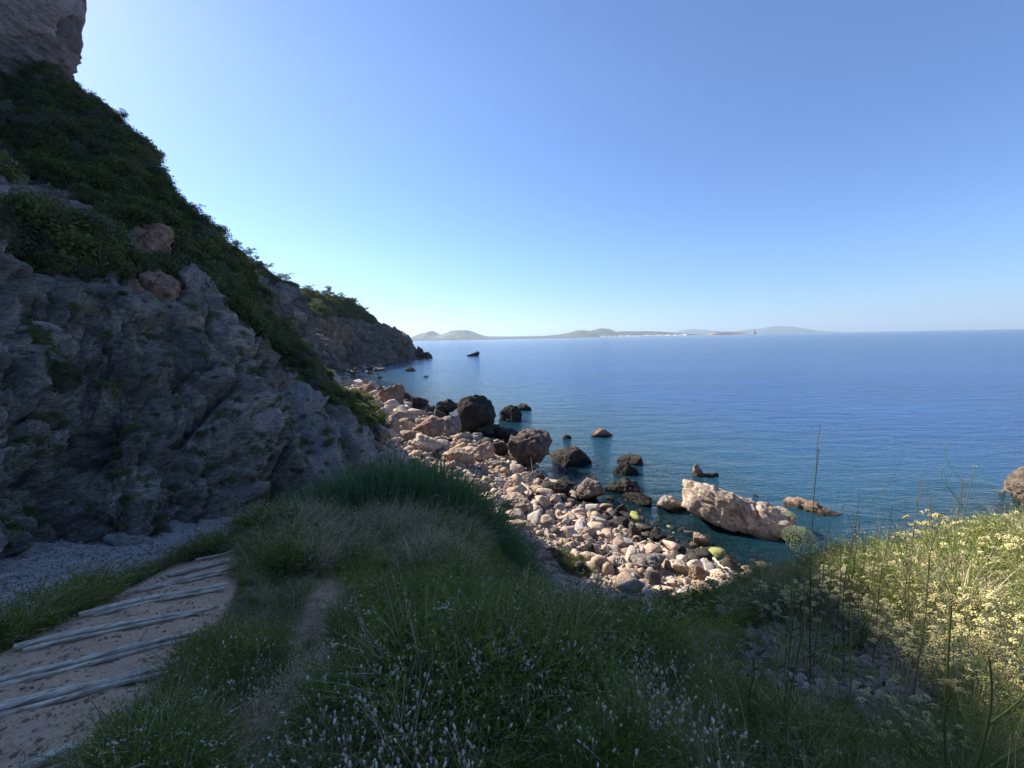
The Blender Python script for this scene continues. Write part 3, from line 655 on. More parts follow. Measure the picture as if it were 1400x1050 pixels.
# the huge pale boulder: long, leaning down to the right
p, d = ground_hit(1018, 728, 5, 100, z0=0)
V, F = boulder_verts(6, 77, (3.7, 1.5, 1.35), 16, .085, 9, [(-1, .1, -.25, .95), (1, 0, .35, .9), (0, -1, .25, .62), (.1, -.5, 1, .62), (0, 1, .2, .7), (-.15, .3, 1, .6), (0, -.4, -1, .6), (.3, .3, -1, .7), (-.7, -.6, .3, .9), (.6, -.7, .1, .85)])
o = obj('boulder', mesh('boulder', V, F, rock_mat('slab_rock', (.19, .15, .115), (.4, .32, .25), (.57, .47, .37), .9, .75, .25, True, (.3, .2, .13))), loc=(p[0] + .1, p[1] + .9, .75), rot=(R(-6), R(17), R(-27)))
tag(o, 'huge pale elongated boulder in the shallow water, brightest rock of the bay', 'boulder'); BLD.append((p[0], p[1] + .9, 2.5))
p, d = ground_hit(1114, 700, 5, 100, z0=0)
V, F = boulder_verts(5, 71, (1.7, .55, .5), 12, .09)
o = obj('boulder', mesh('boulder', V, F, M['boulder_tan']), loc=(p[0], p[1] + .2, 0.0), rot=(0, R(10), R(-48)))
tag(o, 'narrow ochre rock slanting out of the sea right of the huge pale boulder', 'boulder')

# ------------------------------------------------------------------ scatter helper (stuff only)
def srccol(name, meshes):
    c = bpy.data.collections.new(name)
    for i, m in enumerate(meshes):
        o = bpy.data.objects.new('%s_%02d' % (name, i), m); c.objects.link(o)
    return c
def scatter(name, P, rot, scl, meshes, idx=None, label=None, parent=None):
    P = np.asarray(P, np.float32); n = len(P)
    me = bpy.data.meshes.new(name); me.vertices.add(n); me.vertices.foreach_set('co', P.ravel())
    scl = np.asarray(scl, np.float32)
    if scl.ndim == 1: scl = np.repeat(scl[:, None], 3, 1)
    for nm, arr in (('rot', rot), ('scl', scl)):
        at = me.attributes.new(nm, 'FLOAT_VECTOR', 'POINT'); at.data.foreach_set('vector', np.asarray(arr, np.float32).ravel())
    if idx is None: idx = RNG.integers(0, len(meshes), n)
    at = me.attributes.new('idx', 'INT', 'POINT'); at.data.foreach_set('value', np.asarray(idx, np.int32))
    o = obj(name, me, parent); tag(o, kind='stuff')
    ng = bpy.data.node_groups.new(name, 'GeometryNodeTree')
    ng.interface.new_socket('Geometry', in_out='INPUT', socket_type='NodeSocketGeometry'); ng.interface.new_socket('Geometry', in_out='OUTPUT', socket_type='NodeSocketGeometry')
    N_ = ng.nodes.new; gi = N_('NodeGroupInput'); go = N_('NodeGroupOutput'); iop = N_('GeometryNodeInstanceOnPoints'); ci = N_('GeometryNodeCollectionInfo')
    ci.inputs['Collection'].default_value = srccol(name + '_source', meshes); ci.inputs['Separate Children'].default_value = True; ci.inputs['Reset Children'].default_value = True
    def at_(nm, t): x = N_('GeometryNodeInputNamedAttribute'); x.data_type = t; x.inputs[0].default_value = nm; return x.outputs[0]
    L = ng.links.new
    L(gi.outputs[0], iop.inputs['Points']); L(ci.outputs[0], iop.inputs['Instance']); iop.inputs['Pick Instance'].default_value = True
    L(at_('idx', 'INT'), iop.inputs['Instance Index'])
    e2r = N_('FunctionNodeEulerToRotation'); L(at_('rot', 'FLOAT_VECTOR'), e2r.inputs[0]); L(e2r.outputs[0], iop.inputs['Rotation'])
    L(at_('scl', 'FLOAT_VECTOR'), iop.inputs['Scale']); L(iop.outputs[0], go.inputs[0])
    md = o.modifiers.new('scatter', 'NODES'); md.node_group = ng
    return o
def rrot(n, tilt=.15): return np.stack([RNG.normal(0, tilt, n), RNG.normal(0, tilt, n), RNG.random(n) * 6.283], 1)

# ------------------------------------------------------------------ beach stones
mats = ['stone_pink', 'stone_tan', 'stone_grey', 'stone_dark', 'stone_algae']
stone_me = {}
for mi, mn in enumerate(mats):
    stone_me[mn] = []
    for k in range(5):
        rg = np.random.default_rng(500 + mi * 10 + k)
        V, F = boulder_verts(3, 500 + mi * 10 + k, (.5, .32 + rg.random() * .16, .22 + rg.random() * .16), 9, .085, 40, [(*rg.normal(size=3), .38 + .5 * rg.random()) for _ in range(10)])
        stone_me[mn].append(mesh('stone', V, F, M[mn], False))
Z_BEACH = [(470, 520), (500, 522), (560, 545), (640, 590), (700, 610), (740, 650), (800, 690), (850, 700), (900, 735), (970, 765), (1075, 790), (1060, 860), (800, 900), (700, 820), (640, 700), (560, 640), (500, 640), (480, 560)]
cand = []
for (step, y0, y1) in ((.36, 13, 34), (.5, 34, 60), (1.0, 60, 125)):
    xs = np.arange(-50, 16, step); ys = np.arange(y0, y1, step); gx_, gy_ = np.meshgrid(xs, ys); gx_ = gx_.ravel() + RNG.uniform(-.45, .45, gx_.size) * step; gy_ = gy_.ravel() + RNG.uniform(-.45, .45, gy_.size) * step
    cand.append(np.stack([gx_, gy_, np.full(len(gx_), step)], 1))
cand = np.vstack(cand); hz = height(cand[:, 0], cand[:, 1]); Pc = np.stack([cand[:, 0], cand[:, 1], hz], 1)
cx_, cy_, cd_ = proj(Pc)
ok = inpoly(cx_, cy_, Z_BEACH) & (hz < 4.6) & (hz > -.25)
for bx, by, br in BLD: ok &= np.hypot(Pc[:, 0] - bx, Pc[:, 1] - by) > br * .75
bare = inpoly(cx_, cy_, [(770, 785), (850, 788), (840, 850), (790, 850), (745, 790)])
ok &= ~(bare & (RNG.random(len(ok)) < .8))
Pc, st, cx_, cy_, cd_ = Pc[ok], cand[ok, 2], cx_[ok], cy_[ok], cd_[ok]
size = st * np.clip(RNG.lognormal(.02, .58, len(Pc)), .4, 3.4)
size[bare[ok]] *= .5
wl = Pc[:, 2] + RNG.normal(0, .12, len(Pc))
pick = RNG.random(len(Pc)); kind = np.where(pick < .46, 0, np.where(pick < .74, 1, 2))
kind = np.where((wl < .32) & (RNG.random(len(Pc)) < .75), 3, kind)
kind = np.where((RNG.random(len(Pc)) < .05), 3, kind)
kind = np.where((wl < .12) & (RNG.random(len(Pc)) < .1), 4, kind)
size = np.where(kind == 4, np.minimum(size, .42), size)
show = size / cd_; order = np.argsort(-show); top_n = order[:300]; rest = order[300:]
NEARN = [(505, 600, 'shaded boulder at the cliff foot'), (515, 552, 'weathered boulder under the spur'), (552, 575, 'grey-beige boulder'), (588, 598, 'leaning tan-brown block'), (615, 595, 'smooth grey boulder'), (566, 605, 'ochre rounded block'), (583, 615, 'bright pale boulder'),
 (632, 615, 'light tan block'), (626, 635, 'broad overhanging tan boulder'), (660, 632, 'right rounded tan boulder'), (718, 642, 'rugged brown-grey boulder'), (702, 672, 'smooth tan boulder'), (643, 658, 'pale boulder by the reeds'), (645, 672, 'ochre boulder by the reeds'), (673, 692, 'left pinkish hump'), (703, 696, 'broad pinkish boulder'),
 (713, 704, 'tan boulder below the pinkish one'), (803, 736, 'angular pale block'), (887, 784, 'largest loose boulder'), (848, 778, 'flat pale boulder'), (929, 786, 'pale boulder low right'), (952, 798, 'upright tan block'), (756, 763, 'brown boulder by the green tuft'), (734, 758, 'tan boulder by the grass'), (802, 758, 'dark boulder among pale stones'),
 (850, 722, 'dark jagged rock'), (898, 740, 'dark boulder at the pool'), (956, 744, 'tan round boulder'), (803, 686, 'upright grey-brown boulder'), (760, 678, 'broken dark rock'), (652, 594, 'tallest black boulder'), (780, 795, 'bare sand'), (736, 692, 'white dead branch'), (995, 790, 'grey log end'), (720, 735, 'edge of the grass')]
def rel(x, y):
    k = min(range(len(NEARN)), key=lambda i: (NEARN[i][0] - x) ** 2 + (1.6 * (NEARN[i][1] - y)) ** 2); bx, by, nm = NEARN[k]; dx, dy = x - bx, (y - by) * 1.6
    dd = math.hypot(dx, dy); side = ('right of' if dx > 0 else 'left of') if abs(dx) > abs(dy) * 1.2 else ('in front of' if dy > 0 else 'behind')
    if nm == 'bare sand' or nm == 'edge of the grass': side = 'on' if nm == 'bare sand' else side
    return ('close ' if dd < 16 else 'well ' if dd > 38 else '') + side + ' the ' + nm
used = {}
def where_word(x, y):
    if y < 640: return 'among the boulders of the upper beach' if x > 560 else 'under the cliff spur at the far end'
    if y > 770: return 'on the lowest part of the beach above the flowering slope'
    if x < 720: return 'beside the grass edge of the beach'
    if x > 860: return 'at the right end of the beach near the pool'
    return 'in the middle of the stony beach'
colw = ['pale pink-beige', 'tan', 'grey', 'dark wet', 'yellow-green algae-covered']
for i in top_n:
    x, y = cx_[i], cy_[i]; k = int(kind[i]); big = 'very large ' if size[i] > .95 else 'large ' if size[i] > .75 else 'mid-sized ' if size[i] > .6 else 'small '
    o = obj('beach_stone', stone_me[mats[k]][int(RNG.integers(0, 5))], loc=Pc[i] + np.array([0, 0, size[i] * .16]), rot=tuple(float(v) for v in rrot(1, .3)[0]))
    s = float(size[i]) * 1.05; o.scale = (s, s * float(RNG.uniform(.8, 1.15)), s * float(RNG.uniform(.8, 1.25)))
    tag(o, f'{big}{colw[k]} stone {rel(x, y)}', 'stone', 'loose stones covering the beach')
allm = sum([stone_me[m] for m in mats], [])
ri = kind[rest].astype(int) * 5 + RNG.integers(0, 5, len(rest))
scatter('beach_pebbles', Pc[rest] + np.array([0, 0, 1]) * (size[rest] * .14)[:, None], rrot(len(rest), .3), size[rest] * 1.05, allm, ri)
# fine shingle between the stones
n = 26000; y = RNG.uniform(13, 45, n); x = RNG.uniform(-14, 14, n); hz = height(x, y); cx2, cy2, cd2 = proj(np.stack([x, y, hz], 1))
ok = inpoly(cx2, cy2, Z_BEACH) & (hz < 3.6) & (hz > -.3); x, y, hz = x[ok], y[ok], hz[ok]; n = len(x)
kk = np.where(RNG.random(n) < .5, 0, np.where(RNG.random(n) < .5, 1, 2)); kk = np.where(hz < .2, 3, kk)
scatter('shingle', np.stack([x, y, hz + .02], 1), rrot(n, .4), RNG.uniform(.08, .26, n), allm, kk * 5 + RNG.integers(0, 5, n))
# stones under the shallow water
n = 5200; d = RNG.uniform(17, 48, n); px = RNG.uniform(760, 1250, n); P = np.array([pix(np.array(a), np.array(500.), np.array(b_)) for a, b_ in zip(px, d)]); hz = height(P[:, 0], P[:, 1])
ok = (hz < -.1) & (hz > -2.5); P = P[ok]; hz = hz[ok]; n = len(P); P[:, 2] = hz + .04
kk = np.where(RNG.random(n) < .13, 4, np.where(RNG.random(n) < .55, 3, np.where(RNG.random(n) < .5, 2, 1)))
scatter('seabed_stones', P, rrot(n, .3), np.minimum(RNG.lognormal(-.75, .4, n), 1.3), allm, kk * 5 + RNG.integers(0, 5, n))
# boulder jumble along the foot of the headland and the mid cliff
n = 420; px = RNG.uniform(428, 520, n); py = 516 - (px - 428) * .16 + RNG.normal(0, 3, n) - RNG.random(n) * 5
Pj = np.array([pixz(a, b_, .3) for a, b_ in zip(px, py)])
scatter('shore_rocks', Pj, rrot(n, .3), np.minimum(RNG.lognormal(.9, .5, n), 6), stone_me['stone_dark'] + stone_me['stone_grey'], RNG.choice([0, 1, 2, 3, 4, 5, 6, 7], n))

# ------------------------------------------------------------------ air
hz_min, hz_max = -60.0, 700.0
bm = bmesh.new(); bmesh.ops.create_cube(bm, size=1)
me = bpy.data.meshes.new('haze'); bm.to_mesh(me); bm.free()
o = obj('haze', me, loc=(0, 0, (hz_min + hz_max) / 2)); o.scale = (52000, 52000, hz_max - hz_min)
hm = bpy.data.materials.new('haze_air'); hm.use_nodes = True; t = hm.node_tree; t.nodes.clear()
pv = t.nodes.new('ShaderNodeVolumePrincipled'); pv.inputs['Color'].default_value = (.62, .79, 1, 1); pv.inputs['Density'].default_value = 4.2e-5; pv.inputs['Anisotropy'].default_value = .3
mo = t.nodes.new('ShaderNodeOutputMaterial'); t.links.new(pv.outputs[0], mo.inputs['Volume']); me.materials.append(hm)
tag(o, kind='stuff')

# ------------------------------------------------------------------ plant material and mesh builders
def leaf_mat(name, a, c, trans=.35, rough=.6, var=.5):
    b = NB(name); oi = b.n('ShaderNodeObjectInfo').outputs['Random']; n = b.noise(b.coord('Object'), 3.0, 3)
    f = b.math('ADD', b.math('MULTIPLY', oi, .6), b.math('MULTIPLY', n, .45), True)
    col = b.ramp(f, [(.15, a), (.85, c)])
    d = b.n('ShaderNodeBsdfPrincipled'); b.l(col, d.inputs[0]); d.inputs['Roughness'].default_value = rough; d.inputs['Specular IOR Level'].default_value = .25
    tr = b.n('ShaderNodeBsdfTranslucent'); b.l(col, tr.inputs[0]); mx = b.n('ShaderNodeMixShader'); mx.inputs[0].default_value = trans
    b.l(d.outputs[0], mx.inputs[1]); b.l(tr.outputs[0], mx.inputs[2]); b.l(mx.outputs[0], b.out.inputs[0]); return b.m
M['grass'] = leaf_mat('green_grass', (.075, .11, .02), (.19, .22, .05))
M['reed'] = leaf_mat('reed_leaf', (.06, .13, .045), (.13, .22, .075))
M['dry'] = leaf_mat('dry_grass', (.34, .26, .15), (.66, .54, .35), .25)
M['herb'] = leaf_mat('herb_leaf', (.08, .125, .018), (.2, .26, .04))
M['herb2'] = leaf_mat('bluish_herb_leaf', (.09, .115, .06), (.18, .21, .12))
M['shrub'] = leaf_mat('shrub_leaf', (.045, .068, .02), (.12, .15, .045))
M['shrub_lit'] = leaf_mat('light_shrub_leaf', (.07, .09, .025), (.16, .18, .05))  # lighter copy of the shrub leaf: paler plants, and painted sunlight on the spur
M['scrub_grey'] = leaf_mat('grey_scrub_leaf', (.06, .075, .045), (.15, .165, .1))
M['fennel'] = leaf_mat('fennel_leaf', (.17, .23, .02), (.34, .4, .06))
M['pine'] = leaf_mat('pine_needles', (.045, .07, .02), (.11, .14, .045))
M['silver'] = leaf_mat('silver_leaf', (.16, .17, .1), (.34, .34, .21))
M['cream'] = leaf_mat('cream_flower', (.58, .5, .2), (.82, .74, .38), .2)
M['white_fl'] = leaf_mat('white_flower', (.5, .5, .4), (.72, .72, .6), .2)
M['umbel'] = leaf_mat('umbel_green', (.5, .55, .25), (.72, .76, .42), .2)
M['head'] = leaf_mat('bunny_tail_head', (.6, .53, .4), (.85, .78, .64), .3)
M['stem'] = leaf_mat('green_stem', (.1, .12, .03), (.22, .24, .08), .1)
M['brown_stem'] = leaf_mat('brown_stem', (.06, .06, .03), (.15, .14, .075), .05)
b = NB('bark'); b.pbr(b.ramp(b.noise(b.coord('Object'), 8, 5), [(.3, (.05, .035, .025)), (.7, (.16, .12, .09))]), .95); M['bark'] = b.m
b = NB('bleached_wood'); Pp = b.coord('Object', (1, 14, 14)); n_a = b.noise(Pp, 2.5, 6, .7, .3); n_b = b.noise(b.coord('Object'), 7, 4)
b.pbr(b.mix(b.math('MULTIPLY', b.ramp(n_b, [(.45, 0), (.7, 1)]), .5), b.ramp(n_a, [(.36, (.16, .12, .085)), (.5, (.5, .43, .33)), (.66, (.74, .67, .54))]), (.2, .17, .13)), .85, b.bump(n_a, .8, .012), .2); M['wood'] = b.m

class MB:
    def __init__(s): s.V = []; s.F = []; s.I = []; s.n = 0
    def add(s, V, F, mi=0):
        V = np.asarray(V, float).reshape(-1, 3); F = np.asarray(F, int).reshape(-1, 3); s.V.append(V); s.F.append(F + s.n); s.I.append(np.full(len(F), mi)); s.n += len(V)
    def blade(s, base, d, L, w, bend, mi=0, seg=4, tipw=0.0, rg=RNG):
        """ribbon from base, first along d, bending outwards and down"""
        d = np.array(d, float); d /= np.linalg.norm(d); out = np.array([d[0], d[1], 0.0]); on = np.linalg.norm(out)
        out = out / on if on > 1e-4 else np.array([1.0, 0, 0])
        t = np.linspace(0, 1, seg + 1)[:, None]; c = base + d * L * t + (out * .6 - np.array([0, 0, .8])) * (bend * L * t ** 2.2)
        a = rg.random() * 6.28; side = np.array([-out[1], out[0], 0]) * math.cos(a * .15) + np.array([0, 0, .3]) * math.sin(a); side /= np.linalg.norm(side)
        ww = w * np.interp(t, [0, .3, 1], [.7, 1, tipw + .05]) * .5
        V = np.concatenate([c - side * ww, c + side * ww], 1).reshape(-1, 3)
        F = []
        for i in range(seg): a_ = 2 * i; F += [(a_, a_ + 1, a_ + 3), (a_, a_ + 3, a_ + 2)]
        s.add(V, F, mi); return c
    def tube(s, pts, r0, r1, mi=0, k=5):
        pts = np.asarray(pts, float); n = len(pts); T = np.gradient(pts, axis=0); T /= np.linalg.norm(T, axis=1)[:, None] + 1e-9
        ref = np.array([.31, .95, .05]); A_ = np.cross(T, ref); A_ /= np.linalg.norm(A_, axis=1)[:, None] + 1e-9; B_ = np.cross(T, A_)
        a = np.linspace(0, 2 * np.pi, k, endpoint=False); rr = np.linspace(r0, r1, n)[:, None, None]
        V = pts[:, None] + rr * (np.cos(a)[None, :, None] * A_[:, None] + np.sin(a)[None, :, None] * B_[:, None])
        F = []
        for i in range(n - 1):
            for j in range(k):
                p, q = i * k + j, i * k + (j + 1) % k; F += [(p, q, q + k), (p, q + k, p + k)]
        s.add(V.reshape(-1, 3), F, mi)
    def leaves(s, C_, size, mi=0, rg=RNG, aspect=.45, up=.0):
        C_ = np.asarray(C_, float); n = len(C_); a = rg.normal(size=(n, 3)); a[:, 2] += up; a /= np.linalg.norm(a, axis=1)[:, None]
        b_ = np.cross(a, rg.normal(size=(n, 3))); b_ /= np.linalg.norm(b_, axis=1)[:, None]
        sz = (size * rg.uniform(.6, 1.3, n))[:, None]
        V = np.stack([C_ - a * sz * .5, C_ + b_ * sz * aspect * .5, C_ + a * sz * .5, C_ - b_ * sz * aspect * .5], 1).reshape(-1, 3)
        i = np.arange(n)[:, None] * 4; F = np.concatenate([i + np.array([[0, 1, 2]]), i + np.array([[0, 2, 3]])], 0); s.add(V, F, mi)
    def blob(s, c, r, mi=0, sub=1, squash=(1, 1, 1), jit=0.0, rg=RNG):
        V, F = ico(sub); s.add(np.asarray(c) + V * np.asarray(squash) * r * (1 + jit * rg.normal(size=(len(V), 1))), F, mi)
    def blobs(s, C_, r, mi=0, squash=(1, 1, .8)):
        V = np.array([(1, 0, 0), (0, 1, 0), (-1, 0, 0), (0, -1, 0), (0, 0, 1), (0, 0, -1)], float) * squash
        F = np.array([(0, 1, 4), (1, 2, 4), (2, 3, 4), (3, 0, 4), (1, 0, 5), (2, 1, 5), (3, 2, 5), (0, 3, 5)]); C_ = np.asarray(C_); n = len(C_)
        r = np.broadcast_to(r, (n,))
        s.add((C_[:, None] + V[None] * r[:, None, None]).reshape(-1, 3), (F[None] + np.arange(n)[:, None, None] * 6).reshape(-1, 3), mi)
    def me(s, name, mats_, smooth_=False):
        m = mesh(name, np.concatenate(s.V), np.concatenate(s.F), None, smooth_)
        for x in mats_: m.materials.append(M[x])
        m.polygons.foreach_set('material_index', np.concatenate(s.I).astype(np.int32)); return m

def tuft(nb, h, w, rad, lean, bend, mat, seed, seed_heads=0, heads_mat=None):
    rg = np.random.default_rng(seed); m = MB()
    for k in range(nb):
        a = rg.random() * 6.283; r = rad * math.sqrt(rg.random()); base = np.array([r * math.cos(a), r * math.sin(a), -.03]); a2 = a + rg.normal(0, .8); l = abs(rg.normal(0, lean))
        c = m.blade(base, (math.cos(a2) * l, math.sin(a2) * l, 1), h * rg.uniform(.5, 1.15), w * rg.uniform(.6, 1.3), bend * rg.uniform(.3, 1.3), 0, 4, 0, rg)
        if k < seed_heads:
            T = c[-1] - c[-2]; T /= np.linalg.norm(T); q = c[-1][None] + T[None] * np.linspace(-.04, .05, 7)[:, None] + rg.normal(0, .004, (7, 3)); m.leaves(q, .013, 1, rg, .3)
    return m.me('tuft', [mat] + ([heads_mat] if heads_mat else []))
def bunny(ns, h, seed):
    rg = np.random.default_rng(seed); m = MB()
    for k in range(ns):
        a = rg.random() * 6.283; l = abs(rg.normal(0, .22)); base = np.array([rg.normal(0, .05), rg.normal(0, .05), -.02])
        c = m.blade(base, (math.cos(a) * l, math.sin(a) * l, 1), h * rg.uniform(.6, 1.1), .0028, rg.uniform(.05, .3), 0, 4, .7, rg)
        T = c[-1] - c[-2]; T /= np.linalg.norm(T); r = rg.uniform(.0040, .0066)
        V, F = ico(2); e = 1 + .9 * np.abs(V @ T)[:, None] ** 1.0; P_ = V * r; P_ = P_ + T[None] * (V @ T)[:, None] * r * rg.uniform(.8, 1.6)
        m.add(c[-1] + T * r * 1.3 + P_ * (1 + .12 * rg.normal(size=(len(V), 1))), F, 1)
    for k in range(10):
        a = rg.random() * 6.283; m.blade(np.array([rg.normal(0, .05), rg.normal(0, .05), -.02]), (math.cos(a) * .5, math.sin(a) * .5, 1), h * .5, .004, .5, 0, 3, 0, rg)
    return m.me('bunny_tail', ['dry', 'head'])
def herb(ns, h, leaf, per, spread, mat, seed, flowers=0, fmat='white_fl', asp=.45):
    rg = np.random.default_rng(seed); m = MB()
    for k in range(ns):
        a = rg.random() * 6.283; l = spread * math.sqrt(rg.random()) * 1.1; L = h * rg.uniform(.6, 1.1)
        base = np.array([rg.normal(0, .02), rg.normal(0, .02), -.02])
        c = m.blade(base, (math.cos(a) * l, math.sin(a) * l, 1), L, .004, .25, 1, 4, .5, rg)
        tt_ = rg.random(per) ** .7; i = np.clip((tt_ * 4).astype(int), 0, 3); f = (tt_ * 4 - i)[:, None]
        q = c[i] * (1 - f) + c[i + 1] * f + rg.normal(0, leaf * 1.1, (per, 3)); m.leaves(q, leaf, 0, rg, asp, .3)
        if k < flowers:
            q = c[-1][None] + np.stack([rg.normal(0, .012, 14), rg.normal(0, .012, 14), rg.normal(0.005, .003, 14)], 1); m.blobs(q, .0035, 2)
    return m.me('herb', [mat, 'stem', fmat])
def bush(nl, leaf, seed, mat, flat=.8, clumps=9):
    rg = np.random.default_rng(seed); m = MB(); cc = rg.normal(size=(clumps, 3)); cc /= np.linalg.norm(cc, axis=1)[:, None]; cc *= .55; cc[:, 2] = np.abs(cc[:, 2])
    per = nl // clumps
    for c in cc:
        d = rg.normal(size=(per, 3)); d /= np.linalg.norm(d, axis=1)[:, None]; r = .42 * rg.random((per, 1)) ** .4
        m.leaves((c + d * r) * (1, 1, flat), leaf, 0, rg, .55)
    for k in range(7):
        a = rg.random() * 6.28; m.tube([(0, 0, -.3), (math.cos(a) * .25, math.sin(a) * .25, .15), (math.cos(a) * .5, math.sin(a) * .5, .5)], .03, .01, 1, 4)
    return m.me('bush', [mat, 'bark'])

# ------------------------------------------------------------------ cliff vegetation (one mass of scrub)
def on_patch(D_, n, cond, seed):
    rg = np.random.default_rng(seed); ii = np.where(cond)[0]; pw = 1.0
    ii = rg.choice(ii, n); return ii
bush_me = [bush(520, .13, 900 + k, 'shrub') for k in range(4)] + [bush(520, .12, 910 + k, 'pine', .6) for k in range(2)] + [bush(420, .14, 915, 'shrub_lit'), bush(520, .1, 916, 'scrub_grey', .7)]
infr = (NEAR['px'] > -250) & (NEAR['py'] < 800) & (NEAR['d'] > 0)
# keep only the face towards the sea, not the land behind the ridge
rowi = np.arange(len(NEAR['px'])) // NEAR['shape'][1]; face = rowi < NEAR['shape'][0] * .76
ii = on_patch(NEAR, 9000, infr & face & (NEAR['veg'] > .5), 1)
P = NEAR['P'][ii]; dd_ = np.linalg.norm(P - EYE, axis=1)
sc_ = np.random.default_rng(2).lognormal(-.55, .4, len(ii)) * (.35 + .75 * smooth(12, 35, dd_)); sc_ = np.minimum(sc_, 1.6) * (.25 + .75 * smooth(12, 26, dd_)) * (1 - .45 * smooth(290, 400, NEAR['px'][ii]))
low = NEAR['py'][ii] > 400
spec = fbm(P / 5.5, 3, 401); gap = fbm(P / 3.0, 3, 411)
idx = np.random.default_rng(3).choice([0, 1, 2, 3, 4, 5, 0, 1], len(ii)); idx = np.where((spec > .22) & (RNG.random(len(ii)) < .6), RNG.choice([6, 7], len(ii)), idx)
sc_ = sc_ * (1 + .8 * (RNG.random(len(ii)) < .06)) * (1 + .5 * spec); kp = (gap > -.28) | (RNG.random(len(ii)) < .12); ii, P, sc_, idx = ii[kp], P[kp], np.minimum(sc_[kp], 1.45), idx[kp]
scatter('cliff_scrub', P + np.array([0, 0, .05]), rrot(len(ii), .35), sc_, bush_me, idx)
ii = on_patch(NEAR, 700, infr & face & (NEAR['veg'] < .5) & (NEAR['d'] > 7), 4)
dd_ = NEAR['d'][ii]; s_ = .08 + .012 * dd_
scatter('cliff_tufts', NEAR['P'][ii], rrot(len(ii), .3), s_ * RNG.uniform(.4, 1.3, len(ii)), bush_me, RNG.choice([0, 1, 3, 6, 6], len(ii)))
# scrub on the spur edge, sunlight painted in by mostly lighter leaves
sel = infr & face & (NEAR['px'] > 440) & (NEAR['px'] < 530) & (NEAR['py'] < 600) & (NEAR['py'] > 495)
ii = on_patch(NEAR, 260, sel, 6)
scatter('spur_scrub', NEAR['P'][ii], rrot(len(ii), .3), RNG.uniform(.35, .9, len(ii)), bush_me, RNG.choice([6, 6, 0], len(ii)))
for D_, nm, n, s0, sd in ((MID, 'mid_cliff_scrub', 1500, 2.0, 11), (HEAD, 'headland_scrub', 1600, 3.0, 12)):
    rowi = np.arange(len(D_['px'])) // D_['shape'][1]; fc = rowi < D_['shape'][0] * .72
    ii = on_patch(D_, n, fc & (D_['veg'] > .5) & (D_['px'] > 200) & (D_['px'] < 540), sd)
    scatter(nm, D_['P'][ii], rrot(n, .2), s0 * RNG.uniform(.4, 1.1, n), bush_me, RNG.integers(0, 6, n))
    ii = on_patch(D_, 260, fc & (D_['veg'] < .5) & (D_['px'] > 200), sd + 5)
    scatter(nm + '_sparse', D_['P'][ii], rrot(len(ii), .2), s0 * RNG.uniform(.15, .4, len(ii)), bush_me, RNG.integers(0, 6, len(ii)))

# single dark bushes on the rock face
def at_near(px, py):
    k = np.argmin((NEAR['px'] - px) ** 2 + (NEAR['py'] - py) ** 2 + 1e6 * (NEAR['d'] < 0)); return NEAR['P'][k], NEAR['d'][k]
for px, py, wpx, lb in [(62, 522, 46, 'dark round bush hanging in a hollow of the grey rock face at the left'), (22, 455, 40, 'small green bush on the grey rock face near the left edge'),
                        (88, 660, 16, 'tiny dark bush low on the grey rock face'), (428, 575, 60, 'dark green bush at the foot of the scrub above the gravel slide'), (140, 350, 90, 'broad low bush on the ledge beside the brown rock stub'),
                        (345, 555, 14, 'tiny round bush beside the pale gravel slide'), (452, 590, 36, 'green bush just above the reeds under the spur')]:
    p, d = at_near(px, py); r = wpx / F_PX * d * .55
    o = obj('bush', bush_me[2], loc=p, rot=(0, 0, px)); o.scale = (r, r, r * .8); tag(o, lb, 'bush')

for px, py, wp, hp, mt, lb in [(187, 352, 34, 62, 'boulder_brown', 'brown rock stub standing out of the scrub on the near slope'), (70, 285, 84, 60, 'boulder_grey', 'pale streaked rock outcrop inside the scrub at the upper left'), (112, 306, 50, 34, 'boulder_grey', 'lower right shoulder of the pale streaked outcrop at the upper left'),
        (22, 290, 54, 50, 'boulder_brown', 'brownish rock outcrop at the left edge beside the pale streaked one'), (206, 410, 56, 62, 'boulder_brown', 'rust-brown broken rock wall below the rock stub'), (243, 425, 44, 54, 'boulder_grey', 'grey knobby rock right of the rust-brown wall'), (75, 352, 40, 26, 'boulder_brown', 'small brown rock in the bushes left of the rock stub'), (150, 765, 66, 50, 'boulder_grey', 'low tan-grey rock bulge at the foot of the face above the gravel')]:
    p, d = at_near(px, py); w_, h_ = wp / F_PX * d * .5, hp / F_PX * d * .5
    V, F = boulder_verts(5, int(px * 3 + py), (w_, w_ * .8, h_), 18, .2); tag(obj('rock_outcrop', mesh('rock_outcrop', V, F, M[mt]), loc=p + np.array([0, w_ * .25, 0]), rot=(R(-12), R(14), .3)), lb, 'rock outcrop')

